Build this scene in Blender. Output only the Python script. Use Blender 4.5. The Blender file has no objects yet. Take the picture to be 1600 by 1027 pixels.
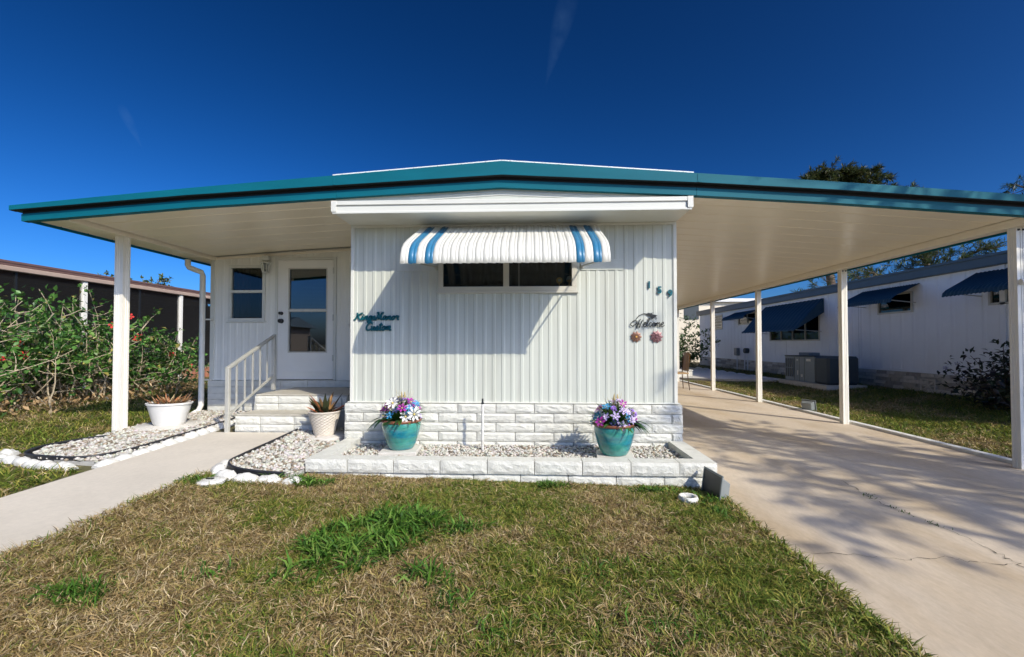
import bpy, bmesh, math, random
import numpy as np
from mathutils import Vector, Matrix, noise as mnoise
random.seed(7); RNG = np.random.default_rng(11)
sc = bpy.context.scene
COL = sc.collection
R = math.radians

# ------------------------------------------------------------------ camera
cam = bpy.data.cameras.new('camera'); camo = bpy.data.objects.new('camera', cam); COL.objects.link(camo)
cam.sensor_width = 36.0; cam.lens = 16.0; cam.shift_y = 0.006
cam.clip_start = 0.05; cam.clip_end = 3000
camo.location = (0, 0, 1.2); camo.rotation_euler = (R(90 + 1.2), 0, R(2.45))
sc.camera = camo

# ------------------------------------------------------------------ light
SUN = Vector((.767, -.82, .853)).normalized()          # towards the sun
w = bpy.data.worlds.new('World'); sc.world = w; w.use_nodes = True
nt = w.node_tree; nt.nodes.clear()
def wn(t, **k):
    n = nt.nodes.new(t)
    for a, b in k.items(): setattr(n, a, b)
    return n
out = wn('ShaderNodeOutputWorld'); bg = wn('ShaderNodeBackground'); sky = wn('ShaderNodeTexSky')
sky.sky_type = 'NISHITA'; sky.sun_disc = False
sky.sun_elevation = math.asin(SUN.z); sky.sun_rotation = math.atan2(SUN.x, SUN.y)
sky.altitude = 0; sky.air_density = .7; sky.dust_density = 1.8; sky.ozone_density = 6.0
gam = wn('ShaderNodeGamma'); gam.inputs[1].default_value = 1.8
hs = wn('ShaderNodeHueSaturation'); hs.inputs['Saturation'].default_value = 1.06; hs.inputs['Hue'].default_value = .494; hs.inputs['Value'].default_value = .325
# two faint wisps of cirrus, placed by direction in the sky
tc = wn('ShaderNodeTexCoord')
def wisp(d, ax, half_len, half_w, amount, prev):
    d = Vector(d).normalized(); ax = (Vector(ax) - d * d.dot(Vector(ax))).normalized(); bx = d.cross(ax)
    def dot(v):
        n = wn('ShaderNodeVectorMath', operation='DOT_PRODUCT'); nt.links.new(tc.outputs['Generated'], n.inputs[0]); n.inputs[1].default_value = v; return n.outputs['Value']
    def mth(op, a, b=None):
        n = wn('ShaderNodeMath', operation=op)
        for i, q in enumerate((a, b)):
            if q is None: continue
            if isinstance(q, (int, float)): n.inputs[i].default_value = q
            else: nt.links.new(q, n.inputs[i])
        return n.outputs[0]
    nz = wn('ShaderNodeTexNoise'); nz.inputs['Scale'].default_value = 38; nz.inputs['Detail'].default_value = 5
    nt.links.new(tc.outputs['Generated'], nz.inputs['Vector'])
    a = mth('DIVIDE', dot(ax), half_len); b = mth('DIVIDE', dot(bx), half_w)
    # narrower towards the lower end
    wd = mth('MAXIMUM', mth('ADD', mth('MULTIPLY', a, .45), .55), .08)
    b = mth('DIVIDE', b, wd)
    r = mth('ADD', mth('MULTIPLY', a, a), mth('MULTIPLY', b, b))
    m = mth('MAXIMUM', mth('SUBTRACT', 1.0, r), 0.0)
    m = mth('MULTIPLY', m, mth('MAXIMUM', mth('SUBTRACT', mth('MULTIPLY', nz.outputs['Fac'], 2.2), .45), 0.0))
    m = mth('MULTIPLY', m, mth('GREATER_THAN', dot(d), 0.0))
    m = mth('MULTIPLY', m, amount)
    mx = wn('ShaderNodeMix', data_type='RGBA'); nt.links.new(m, mx.inputs['Factor'])
    nt.links.new(prev, mx.inputs['A']); mx.inputs['B'].default_value = (1.6, 3.2, 5.5, 1)
    return mx.outputs['Result']
nt.links.new(sky.outputs[0], gam.inputs[0]); nt.links.new(gam.outputs[0], hs.inputs['Color'])
cur = wisp((.06, 1, .68), (.30, -.3, 1), .085, .03, .07, hs.outputs[0])
cur = wisp((-.92, 1, .5), (-.5, .2, .7), .034, .012, .09, cur)
nt.links.new(cur, bg.inputs[0]); bg.inputs[1].default_value = 0.1
nt.links.new(bg.outputs[0], out.inputs[0])
sun = bpy.data.lights.new('sun', 'SUN'); sun.energy = 3.7; sun.angle = R(.53); sun.color = (1, .925, .77)
suno = bpy.data.objects.new('sun', sun); COL.objects.link(suno)
suno.rotation_euler = SUN.to_track_quat('Z', 'Y').to_euler(); suno.location = (30, -32, 34)
sc.view_settings.view_transform = 'Standard'; sc.view_settings.look = 'None'
sc.view_settings.exposure = 0.26; sc.view_settings.gamma = 1.0
sc.view_settings.use_curve_mapping = False
sc.cycles.max_bounces = 6; sc.cycles.transparent_max_bounces = 12

# ------------------------------------------------------------------ materials
MATS = {}
def mat(name, col, rough=.6, var=.0, vscale=4., bump=.0, bscale=40., metal=0., spec=.5, col2=None, c2scale=3., c2pos=(.45, .6), attr=None, detail=4., stretch=None, coat=0., backlit=0., speck=0.):
    if name in MATS: return MATS[name]
    m = bpy.data.materials.new(name); m.use_nodes = True; t = m.node_tree; N = t.nodes; L = t.links
    b = N['Principled BSDF']; b.inputs['Roughness'].default_value = rough; b.inputs['Metallic'].default_value = metal
    b.inputs['Specular IOR Level'].default_value = spec
    if coat: b.inputs['Coat Weight'].default_value = coat; b.inputs['Coat Roughness'].default_value = .06
    geo = N.new('ShaderNodeNewGeometry'); vec = geo.outputs['Position']
    if stretch:
        mp = N.new('ShaderNodeMapping'); mp.inputs['Scale'].default_value = stretch; L.new(vec, mp.inputs['Vector']); vec = mp.outputs[0]
    def nz(scale, d=detail, rgh=.6):
        n = N.new('ShaderNodeTexNoise'); n.inputs['Scale'].default_value = scale; n.inputs['Detail'].default_value = d; n.inputs['Roughness'].default_value = rgh
        L.new(vec, n.inputs['Vector']); return n.outputs['Fac']
    if attr:
        a = N.new('ShaderNodeAttribute'); a.attribute_name = attr; c = a.outputs['Color']
    else:
        rgb = N.new('ShaderNodeRGB'); rgb.outputs[0].default_value = (*col, 1); c = rgb.outputs[0]
    if col2:
        rp = N.new('ShaderNodeMapRange'); rp.inputs['From Min'].default_value = c2pos[0]; rp.inputs['From Max'].default_value = c2pos[1]
        L.new(nz(c2scale), rp.inputs['Value'])
        mx = N.new('ShaderNodeMix'); mx.data_type = 'RGBA'; L.new(rp.outputs[0], mx.inputs['Factor']); L.new(c, mx.inputs['A']); mx.inputs['B'].default_value = (*col2, 1); c = mx.outputs['Result']
    if var:
        rp = N.new('ShaderNodeMapRange'); rp.inputs['From Min'].default_value = .25; rp.inputs['From Max'].default_value = .75
        rp.inputs['To Min'].default_value = 1 - var; rp.inputs['To Max'].default_value = 1 + var * .6
        L.new(nz(vscale), rp.inputs['Value'])
        mx = N.new('ShaderNodeVectorMath'); mx.operation = 'SCALE'; L.new(c, mx.inputs[0]); L.new(rp.outputs[0], mx.inputs['Scale']); c = mx.outputs[0]
    if speck:
        rp = N.new('ShaderNodeMapRange'); rp.inputs['From Min'].default_value = .3; rp.inputs['From Max'].default_value = .7; rp.inputs['To Min'].default_value = 1 - speck; rp.inputs['To Max'].default_value = 1 + speck * .5
        L.new(nz(26, 8., .75), rp.inputs['Value'])
        mx = N.new('ShaderNodeVectorMath'); mx.operation = 'SCALE'; L.new(c, mx.inputs[0]); L.new(rp.outputs[0], mx.inputs['Scale']); c = mx.outputs[0]
    L.new(c, b.inputs['Base Color'])
    if bump:
        bp = N.new('ShaderNodeBump'); bp.inputs['Strength'].default_value = bump; bp.inputs['Distance'].default_value = .01
        L.new(nz(bscale, 6.), bp.inputs['Height']); L.new(bp.outputs[0], b.inputs['Normal'])
    if backlit:
        tr = N.new('ShaderNodeBsdfTranslucent'); L.new(c, tr.inputs['Color'])
        ms = N.new('ShaderNodeMixShader'); ms.inputs[0].default_value = backlit
        L.new(b.outputs[0], ms.inputs[1]); L.new(tr.outputs[0], ms.inputs[2]); L.new(ms.outputs[0], N['Material Output'].inputs['Surface'])
    MATS[name] = m; return m
def glass(name, tint, ior=1.5):
    m = bpy.data.materials.new(name); m.use_nodes = True; t = m.node_tree; N = t.nodes; L = t.links; N.remove(N['Principled BSDF'])
    tr = N.new('ShaderNodeBsdfTransparent'); tr.inputs[0].default_value = (*tint, 1)
    gl = N.new('ShaderNodeBsdfGlossy'); gl.inputs['Roughness'].default_value = .01; gl.inputs[0].default_value = (.95, .97, 1, 1)
    fr = N.new('ShaderNodeFresnel'); fr.inputs[0].default_value = ior
    ms = N.new('ShaderNodeMixShader'); L.new(fr.outputs[0], ms.inputs[0]); L.new(tr.outputs[0], ms.inputs[1]); L.new(gl.outputs[0], ms.inputs[2])
    L.new(ms.outputs[0], N['Material Output'].inputs['Surface']); return m
def screen(name, col, f):
    m = bpy.data.materials.new(name); m.use_nodes = True; t = m.node_tree; N = t.nodes; L = t.links
    b = N['Principled BSDF']; b.inputs['Base Color'].default_value = (*col, 1); b.inputs['Roughness'].default_value = .8
    tr = N.new('ShaderNodeBsdfTransparent'); ms = N.new('ShaderNodeMixShader'); ms.inputs[0].default_value = f
    L.new(tr.outputs[0], ms.inputs[1]); L.new(b.outputs[0], ms.inputs[2]); L.new(ms.outputs[0], N['Material Output'].inputs['Surface']); return m

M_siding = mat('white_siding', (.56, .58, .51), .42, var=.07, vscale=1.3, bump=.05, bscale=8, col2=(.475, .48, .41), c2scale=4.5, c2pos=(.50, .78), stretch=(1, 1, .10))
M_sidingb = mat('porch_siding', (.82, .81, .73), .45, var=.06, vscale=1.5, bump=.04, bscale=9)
M_trim = mat('white_trim', (.68, .68, .61), .35, var=.05, vscale=2.0)
M_door = mat('door_paint', (.82, .81, .75), .35, var=.04, vscale=3)
M_frame = mat('beige_window_frame', (.56, .54, .465), .38, var=.05, vscale=5)
M_block = mat('painted_block', (.66, .655, .585), .75, var=.12, vscale=9, bump=.6, bscale=60, col2=(.58, .565, .49), c2scale=6, c2pos=(.56, .78))
M_mortar = mat('mortar', (.44, .43, .40), .9, var=.2, vscale=20, bump=.4, bscale=80)
M_soffit = mat('cream_soffit', (.90, .82, .66), .30, var=.035, vscale=3, stretch=(.35, 3, 1))
M_post = mat('cream_post', (.80, .77, .68), .38, var=.05, vscale=4)
M_teal = mat('teal_fascia', (.002, .122, .168), .55, spec=.2, var=.14, vscale=3, bump=.03, bscale=6, stretch=(.5, 1, 2))
M_black = mat('gap_shade_black', (.006, .008, .010), .7)
M_roofw = mat('white_roof', (.80, .80, .78), .5, var=.08, vscale=2)
M_blue = mat('awning_blue', (.03, .17, .31), .38, var=.08, vscale=6)
M_awnw = mat('awning_white', (.66, .65, .58), .40, var=.08, vscale=5)
M_dark = mat('dark_interior', (.010, .008, .007), .9)
M_curt = mat('dark_curtain', (.035, .035, .034), .9, var=.3, vscale=30, stretch=(1, 1, .05))
M_curtr = mat('maroon_curtain', (.07, .03, .035), .9, var=.3, vscale=30, stretch=(1, 1, .05))
M_blind = mat('blind', (.13, .135, .14), .6)
M_glass = glass('window_glass', (.62, .66, .68))
M_dglass = glass('door_glass', (.5, .55, .58), 2.0)
M_alu = mat('aluminium_rail', (.55, .54, .48), .42, metal=.35, var=.1, vscale=12)
M_iron = mat('dark_metal', (.03, .032, .033), .45, metal=.5)
M_brass = mat('brass', (.85, .48, .12), .3, metal=.4)
M_conc = mat('driveway_concrete', (.60, .505, .385), .82, speck=.16, var=.16, vscale=.8, bump=.16, bscale=120, col2=(.47, .36, .23), c2scale=1.1, c2pos=(.42, .70), detail=6, stretch=(1.3, .42, 1))
M_walk = mat('walkway_concrete', (.66, .60, .50), .82, speck=.10, var=.11, vscale=1.2, bump=.16, bscale=120, col2=(.62, .56, .46), c2scale=.8, c2pos=(.5, .75), detail=6)
M_slab = mat('slab_concrete', (.60, .57, .51), .85, var=.12, vscale=8, bump=.3, bscale=70)
M_tread = mat('tread_concrete', (.46, .43, .36), .85, var=.2, vscale=10, bump=.3, bscale=60)
M_white = mat('white_paint', (.70, .69, .64), .7, var=.14, vscale=14, bump=.5, bscale=45, col2=(.42, .37, .28), c2scale=9, c2pos=(.58, .80))
M_crack = mat('crack', (.05, .04, .025), .95)
M_edge = mat('black_edging', (.025, .026, .03), .38, var=.3, vscale=10)
M_soil = mat('lawn_soil', (.12, .092, .052), .95, var=.5, vscale=22, bump=.8, bscale=60, col2=(.13, .13, .045), c2scale=1.1)
M_col = mat('vertex_tinted', (.5, .5, .5), .75, attr='Col')
M_leafc = mat('leaf_tinted', (.5, .5, .5), .42, attr='Col', spec=.4, backlit=.22)
M_grass = mat('grass_tinted', (.5, .5, .5), .6, attr='Col', spec=.2, backlit=.14)
M_stone = mat('pebble', (.7, .7, .65), .75, attr='Col', bump=.3, bscale=90)
M_pot = mat('teal_glaze', (.055, .30, .245), .16, col2=(.010, .20, .27), c2scale=7, c2pos=(.40, .62), var=.32, vscale=16, spec=.6, stretch=(.5, .5, 1.6), coat=.6)
M_rim = mat('pot_rim', (.23, .085, .045), .35, var=.2, vscale=30)
M_potw = mat('white_pot', (.72, .71, .67), .5, var=.06, vscale=8)
M_wick = mat('wicker_plastic', (.62, .56, .47), .6, var=.15, vscale=30)
M_earth = mat('potting_soil', (.05, .035, .025), .95, bump=.6, bscale=60)
M_brownr = mat('brown_roof', (.155, .085, .07), .5, var=.1, vscale=4)
M_tan = mat('tan_band', (.42, .31, .24), .5, var=.1, vscale=4)
M_brwall = mat('brown_siding', (.24, .18, .13), .7, var=.12, vscale=6)
M_terra = mat('terracotta_wall', (.42, .17, .10), .75, var=.12, vscale=6)
M_screen = screen('insect_screen', (.012, .012, .012), .28)
M_nsid = mat('neighbour_siding', (.88, .89, .88), .5, var=.06, vscale=1.4)
M_nroof = mat('neighbour_fascia', (.075, .115, .14), .5, var=.1, vscale=3)
M_navy = mat('navy_awning', (.016, .055, .082), .6, var=.15, vscale=6)
M_ac = mat('ac_metal', (.20, .235, .25), .5, var=.08, vscale=6)
M_acd = mat('ac_dark', (.045, .06, .068), .6)
M_nstone = [mat('ledge_stone_a', (.52, .47, .38), .85, var=.25, vscale=14, bump=.5, bscale=50), mat('ledge_stone_b', (.64, .60, .52), .85, var=.2, vscale=14, bump=.5, bscale=50), mat('ledge_stone_c', (.38, .35, .30), .85, var=.3, vscale=14, bump=.5, bscale=50)]
M_cream = mat('cream_stucco', (.78, .70, .55), .8, var=.05, vscale=2)
M_bark = mat('bark', (.14, .10, .07), .9, var=.35, vscale=16, bump=.8, bscale=30)
M_twig = mat('hibiscus_stem', (.46, .38, .26), .8, var=.3, vscale=18)
M_wood = mat('chair_tan', (.42, .27, .13), .5)
M_sign = mat('sign_teal', (.005, .105, .13), .35)
M_signd = mat('sign_dark', (.012, .014, .015), .5)
M_copper = mat('copper_flower', (.27, .145, .10), .42, metal=.35, var=.4, vscale=60)
M_pink = mat('pink_metal_flower', (.25, .125, .13), .42, metal=.35, var=.4, vscale=60)
M_grey = mat('grey_plastic', (.22, .24, .235), .45, var=.08, vscale=12)
M_hood = mat('dark_plastic', (.02, .024, .024), .4)

# ------------------------------------------------------------------ mesh helpers
def link(o, parent=None):
    COL.objects.link(o)
    if parent is not None: o.parent = parent
    return o
def tag(o, label=None, cat=None, group=None, kind=None):
    if label: o['label'] = label
    if cat: o['category'] = cat
    if group: o['group'] = group
    if kind: o['kind'] = kind
    return o
def thing(name, loc, label, cat, group=None):
    o = bpy.data.objects.new(name, None); link(o); o.location = loc; o.empty_display_size = .2
    return tag(o, label, cat, group)
def origin(p):
    v = Vector((0, 0, 0))
    while p is not None: v += Vector(p.location); p = p.parent
    return v
class MB:
    def __init__(s): s.v = []; s.f = []; s.c = []
    def add(s, vs, fs):
        b = len(s.v); s.v += [tuple(q) for q in vs]; s.f += [tuple(b + i for i in f) for f in fs]; return s
    def box(s, x0, x1, y0, y1, z0, z1):
        return s.add([(x0, y0, z0), (x1, y0, z0), (x1, y1, z0), (x0, y1, z0), (x0, y0, z1), (x1, y0, z1), (x1, y1, z1), (x0, y1, z1)],
                     [(0, 3, 2, 1), (4, 5, 6, 7), (0, 1, 5, 4), (1, 2, 6, 5), (2, 3, 7, 6), (3, 0, 4, 7)])
    def hexa(s, p):  # 8 points: bottom four, top four
        return s.add(p, [(0, 3, 2, 1), (4, 5, 6, 7), (0, 1, 5, 4), (1, 2, 6, 5), (2, 3, 7, 6), (3, 0, 4, 7)])
    def tube(s, pts, r, n=8, cap=True):
        pts = [Vector(p) for p in pts]
        rs = r if isinstance(r, (list, tuple)) else [r] * len(pts)
        up = None; rings = []
        for i, p in enumerate(pts):
            d = (pts[min(i + 1, len(pts) - 1)] - pts[max(i - 1, 0)])
            if d.length < 1e-9: d = Vector((0, 0, 1))
            d.normalize()
            if up is None:
                a = Vector((0, 0, 1)) if abs(d.z) < .9 else Vector((1, 0, 0)); up = (a - d * a.dot(d)).normalized()
            else:
                up = up - d * up.dot(d)
                if up.length < 1e-6: up = d.orthogonal()
                up.normalize()
            sd = d.cross(up)
            rings.append([p + (up * math.cos(2 * math.pi * k / n) + sd * math.sin(2 * math.pi * k / n)) * rs[i] for k in range(n)])
        b = len(s.v)
        for rg in rings: s.v += [tuple(q) for q in rg]
        for i in range(len(rings) - 1):
            for k in range(n): s.f.append((b + i * n + k, b + i * n + (k + 1) % n, b + (i + 1) * n + (k + 1) % n, b + (i + 1) * n + k))
        if cap:
            s.f.append(tuple(b + k for k in reversed(range(n)))); e = b + (len(rings) - 1) * n; s.f.append(tuple(e + k for k in range(n)))
        return s
    def bar(s, a, b, wx, wz):   # rectangular bar from a to b
        a, b = Vector(a), Vector(b); d = (b - a).normalized()
        up = Vector((0, 0, 1)) if abs(d.z) < .95 else Vector((0, 1, 0))
        sd = d.cross(up).normalized(); u2 = sd.cross(d)
        q = []
        for p in (a, b):
            for i, j in ((-1, -1), (1, -1), (1, 1), (-1, 1)): q.append(p + sd * i * wx / 2 + u2 * j * wz / 2)
        return s.add(q, [(0, 1, 2, 3)[::-1], (4, 5, 6, 7), (0, 1, 5, 4), (1, 2, 6, 5), (2, 3, 7, 6), (3, 0, 4, 7)])
    def lathe(s, prof, n=32, c=(0, 0, 0), sy=1.0):
        b = len(s.v)
        for r, z in prof:
            for k in range(n):
                a = 2 * math.pi * k / n; s.v.append((c[0] + r * math.cos(a), c[1] + sy * r * math.sin(a), c[2] + z))
        for i in range(len(prof) - 1):
            for k in range(n): s.f.append((b + i * n + k, b + i * n + (k + 1) % n, b + (i + 1) * n + (k + 1) % n, b + (i + 1) * n + k))
        return s
    def mesh(s, name, org=(0, 0, 0), bevel=0., smooth=False, cols=None):
        me = bpy.data.meshes.new(name); o = Vector(org)
        me.from_pydata([(x - o.x, y - o.y, z - o.z) for x, y, z in s.v], [], s.f)
        if bevel:
            bm = bmesh.new(); bm.from_mesh(me)
            ed = [e for e in bm.edges if len(e.link_faces) == 2 and e.calc_face_angle() > .5]
            bmesh.ops.bevel(bm, geom=ed, offset=bevel, segments=1, affect='EDGES', clamp_overlap=True)
            bm.to_mesh(me); bm.free()
        if smooth: me.polygons.foreach_set('use_smooth', [True] * len(me.polygons)); me.set_sharp_from_angle(angle=R(smooth if smooth is not True else 45))
        me.update(); return me
    def build(s, name, m, parent=None, bevel=0., smooth=False):
        if parent is not None: og = origin(parent)
        else:
            a = np.array(s.v); og = Vector(((a[:, 0].min() + a[:, 0].max()) / 2, (a[:, 1].min() + a[:, 1].max()) / 2, a[:, 2].min()))
        me = s.mesh(name, og, bevel, smooth); me.materials.append(m)
        o = bpy.data.objects.new(name, me); link(o, parent)
        if parent is None: o.location = og
        return o
def box(name, m, parent, x0, x1, y0, y1, z0, z1, bevel=0.): return MB().box(x0, x1, y0, y1, z0, z1).build(name, m, parent, bevel)
def place(name, me, parent, loc, rz=0., scale=(1, 1, 1)):   # a piece sharing mesh data; loc in world
    o = bpy.data.objects.new(name, me); link(o, parent)
    o.location = Vector(loc) - (origin(parent) if parent is not None else Vector((0, 0, 0))); o.rotation_euler = (0, 0, rz); o.scale = scale
    return o
def tri_mesh(name, V, T, C=None, m=None, parent=None):      # numpy vertices, triangles and per-vertex colours
    me = bpy.data.meshes.new(name); V = np.asarray(V, np.float32); T = np.asarray(T, np.int32)
    og = origin(parent) if parent is not None else Vector((0, 0, 0))
    V = V - np.array(og, np.float32)
    me.vertices.add(len(V)); me.vertices.foreach_set('co', V.ravel())
    me.loops.add(T.size); me.loops.foreach_set('vertex_index', T.ravel())
    me.polygons.add(len(T)); me.polygons.foreach_set('loop_start', np.arange(0, T.size, 3, dtype=np.int32))
    if C is not None:
        ca = me.color_attributes.new('Col', 'FLOAT_COLOR', 'POINT')
        ca.data.foreach_set('color', np.concatenate([np.asarray(C, np.float32), np.ones((len(V), 1), np.float32)], 1).ravel())
    me.update(calc_edges=True); me.validate()
    if m: me.materials.append(m)
    return link(bpy.data.objects.new(name, me), parent)

def smoothstep(a, b, x): t = np.clip((x - a) / (b - a), 0, 1); return t * t * (3 - 2 * t)
def ground_z(x, y):
    x = np.asarray(x, float); y = np.asarray(y, float)
    left = .115 + .012 * np.clip(y - 2.5, 0, 6)
    t = np.clip((x + 2.6) / .8, 0, 1); z = left + (.06 - left) * t - .075 * np.clip((x + 1.8) / 3.3, 0, 1); z = np.where(x < 1.5, z, -.06)
    z = np.where(x > 4.8, .0 + .19 * smoothstep(4.9, 8.3, x), z)
    return z
def gz(x, y): return float(ground_z(x, y))

# ------------------------------------------------------------------ ground, driveway, walkway
def axis(lo, hi, fine_lo, fine_hi, step):
    a = list(np.arange(fine_lo, fine_hi + 1e-6, step)); d = step; x = fine_lo
    while x > lo: d *= 1.6; x -= d; a.insert(0, max(x, lo))
    d = step; x = a[-1]
    while x < hi: d *= 1.6; x += d; a.append(min(x, hi))
    return np.array(a)
gx = axis(-900, 900, -12, 12, .2); gy = axis(-900, 900, -1, 14, .25)
X, Y = np.meshgrid(gx, gy); Z = ground_z(X, Y) + .006 * np.sin(X * 7.1) * np.cos(Y * 6.3)
nx = len(gx); idx = np.arange(X.size).reshape(X.shape)
a, b, c, d = idx[:-1, :-1].ravel(), idx[:-1, 1:].ravel(), idx[1:, 1:].ravel(), idx[1:, :-1].ravel()
ground = tri_mesh('ground', np.stack([X.ravel(), Y.ravel(), Z.ravel()], 1), np.concatenate([np.stack([a, b, c], 1), np.stack([a, c, d], 1)]), None, M_soil)
tag(ground, kind='structure')
dr = MB()
ys = np.arange(-14, 24.01, .35); wob = [.018 * math.sin(y * 2.3) + .012 * math.sin(y * 5.7 + 1) for y in ys]
for i in range(len(ys) - 1):
    dr.hexa([(1.49 + wob[i], ys[i], -.12), (4.80, ys[i], -.12), (4.80, ys[i + 1], -.12), (1.49 + wob[i + 1], ys[i + 1], -.12),
             (1.49 + wob[i], ys[i], 0), (4.80, ys[i], 0), (4.80, ys[i + 1], 0), (1.49 + wob[i + 1], ys[i + 1], 0)])
driveway = tag(dr.build('driveway', M_conc), kind='structure')
kb = MB(); kb.box(4.803, 4.90, 3.2, 15.6, -.1, .035); tag(kb.build('kerb', M_white, None, .006), kind='structure')
def crack(pts, w0):
    q = []; rnd = random.Random(len(pts) * 7)
    P = []
    for i in range(len(pts) - 1):
        for k in range(7):
            t = k / 7; P.append(Vector((pts[i][0] + (pts[i + 1][0] - pts[i][0]) * t + rnd.gauss(0, .010), pts[i][1] + (pts[i + 1][1] - pts[i][1]) * t + rnd.gauss(0, .010), .0035)))
    m = MB()
    for i in range(len(P) - 1):
        d = (P[i + 1] - P[i]).normalized(); s = Vector((-d.y, d.x, 0)) * w0 * rnd.choice((.25, .4, .5, .9, .3))
        m.add([P[i] - s * .6, P[i + 1] - s, P[i + 1] + s, P[i] + s * .6], [(0, 1, 2, 3)])
    m.build('crack', M_crack, driveway)
crack([(1.54, 2.715), (1.80, 2.70), (2.06, 2.65), (2.33, 2.69), (2.41, 2.63), (2.66, 2.61)], .0032)
crack([(2.72, 4.15), (2.70, 4.05), (2.64, 3.70), (2.65, 3.40), (2.68, 3.14), (2.69, 2.93), (2.665, 2.72), (2.65, 2.6), (2.72, 2.2)], .0045)
wk = MB(); ys = np.arange(-6, 5.26, .4)
def wz(y): return .115 + .013 * max(0, min(5.3, y) - 2.5) + .022
for i in range(len(ys) - 1):
    y0, y1 = ys[i], ys[i + 1]; k = lambda y: .03 * max(0, y - 2)
    wk.hexa([(-3.62 - k(y0), y0, -.05), (-2.625 - k(y0) * .6, y0, -.05), (-2.625 - k(y1) * .6, y1, -.05), (-3.62 - k(y1), y1, -.05),
             (-3.62 - k(y0), y0, wz(y0)), (-2.625 - k(y0) * .6, y0, wz(y0)), (-2.625 - k(y1) * .6, y1, wz(y1)), (-3.62 - k(y1), y1, wz(y1))])
walkway = tag(wk.build('walkway', M_walk), kind='structure')
# ------------------------------------------------------------------ blocks (split-face)
def block_mesh(L, H, D, seed, rough=.012, nu=9, nw=4):
    """front face at y=0 looking to -y, from x=0..L, z=0..H, depth D behind"""
    rnd = random.Random(seed); V = []; F = []
    for j in range(nw + 1):
        for i in range(nu + 1):
            x, z = L * i / nu, H * j / nw
            e = 1.0 if 0 < i < nu and 0 < j < nw else 0
            y = -rough * (.35 + .65 * rnd.random()) * e + (0.0 if e else rough * .25 * rnd.random())
            if e: x += rnd.uniform(-.25, .25) * L / nu; z += rnd.uniform(-.25, .25) * H / nw
            V.append((x, y, z))
    g = lambda i, j: j * (nu + 1) + i
    for j in range(nw):
        for i in range(nu):
            if rnd.random() < .5: F += [(g(i, j), g(i + 1, j), g(i + 1, j + 1)), (g(i, j), g(i + 1, j + 1), g(i, j + 1))]
            else: F += [(g(i, j), g(i + 1, j), g(i, j + 1)), (g(i + 1, j), g(i + 1, j + 1), g(i, j + 1))]
    b = len(V); V += [(0, D, 0), (L, D, 0), (L, D, H), (0, D, H)]
    F += [(b, b + 3, b + 2, b + 1)]
    F.append(tuple([g(i, 0) for i in range(nu, -1, -1)] + [b, b + 1]))
    F.append(tuple([g(i, nw) for i in range(nu + 1)] + [b + 2, b + 3]))
    F.append(tuple([g(0, j) for j in range(nw + 1)] + [b + 3, b]))
    F.append(tuple([g(nu, j) for j in range(nw, -1, -1)] + [b + 1, b + 2]))
    me = bpy.data.meshes.new('block'); me.from_pydata(V, [], F); me.materials.append(M_block); me.update(); return me
JT = .007
BLK = [block_mesh(.406 - JT, .0985 - JT * .8, .09, s) for s in range(6)]
BLKS = [block_mesh(.406 - JT, .0985 - JT * .8, .09, 40 + s, .004) for s in range(3)]
def courses(parent, x0, x1, yf, z0, n, h=.0985, rz=0., off0=0., pool=BLK, name='block'):
    """running bond of blocks whose front face is at yf (or along another wall by rz about (x0,yf))"""
    for j in range(n):
        x = x0; k = 0; first = .203 + off0 if j % 2 else .406 - off0
        while x < x1 - .02:
            l = min(first if k == 0 else .406, x1 - x); jit = random.uniform(-.004, .004)
            cx, cy = x - x0, jit
            place(name, random.choice(pool), parent, (x0 + cx * math.cos(rz) - cy * math.sin(rz), yf + cx * math.sin(rz) + cy * math.cos(rz), z0 + j * h), rz, ((l - JT) / (.406 - JT), 1, h / .0985))
            x += l; k += 1

# ------------------------------------------------------------------ siding
def siding(mp, u0, u1, z0, z1, pitch=.10, rib=.005, holes=(), phase=0., zt=None, flat=.56):
    """ribbed sheet; mp(u, depth_out, z) gives the world point; holes = (u0,u1,z0,z1)"""
    br = {u0, u1}; prof = []
    k = math.floor((u0 - phase) / pitch) - 1
    while k * pitch + phase < u1 + pitch:
        s = k * pitch + phase
        for du, d in ((0, 0), (flat * pitch, 0), (flat * pitch + .09 * pitch, rib), (.91 * pitch, rib), (pitch * .9999, 0)): prof.append((s + du, d))
        k += 1
    prof.sort(); pu = [p[0] for p in prof]; pd = [p[1] for p in prof]
    br |= {p for p in pu if u0 < p < u1}
    for h in holes: br |= {q for q in h[:2] if u0 < q < u1}
    us = sorted(br); dep = np.interp(us, pu, pd); m = MB()
    for i in range(len(us) - 1):
        a, b = us[i], us[i + 1]
        if b - a < 1e-5: continue
        segs = [(z0, None)]
        cut = sorted([(h[2], h[3]) for h in holes if h[0] - 1e-6 <= a and b <= h[1] + 1e-6])
        segs = []; cz = z0
        for c0, c1 in cut:
            if c0 > cz: segs.append((cz, c0))
            cz = c1
        segs.append((cz, None))
        for s0, s1 in segs:
            ta = s1 if s1 is not None else (zt(a) if zt else z1); tb = s1 if s1 is not None else (zt(b) if zt else z1)
            if ta <= s0: continue
            m.add([mp(a, dep[i], s0), mp(b, dep[i + 1], s0), mp(b, dep[i + 1], tb), mp(a, dep[i], ta)], [(0, 1, 2, 3)])
    return m

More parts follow.
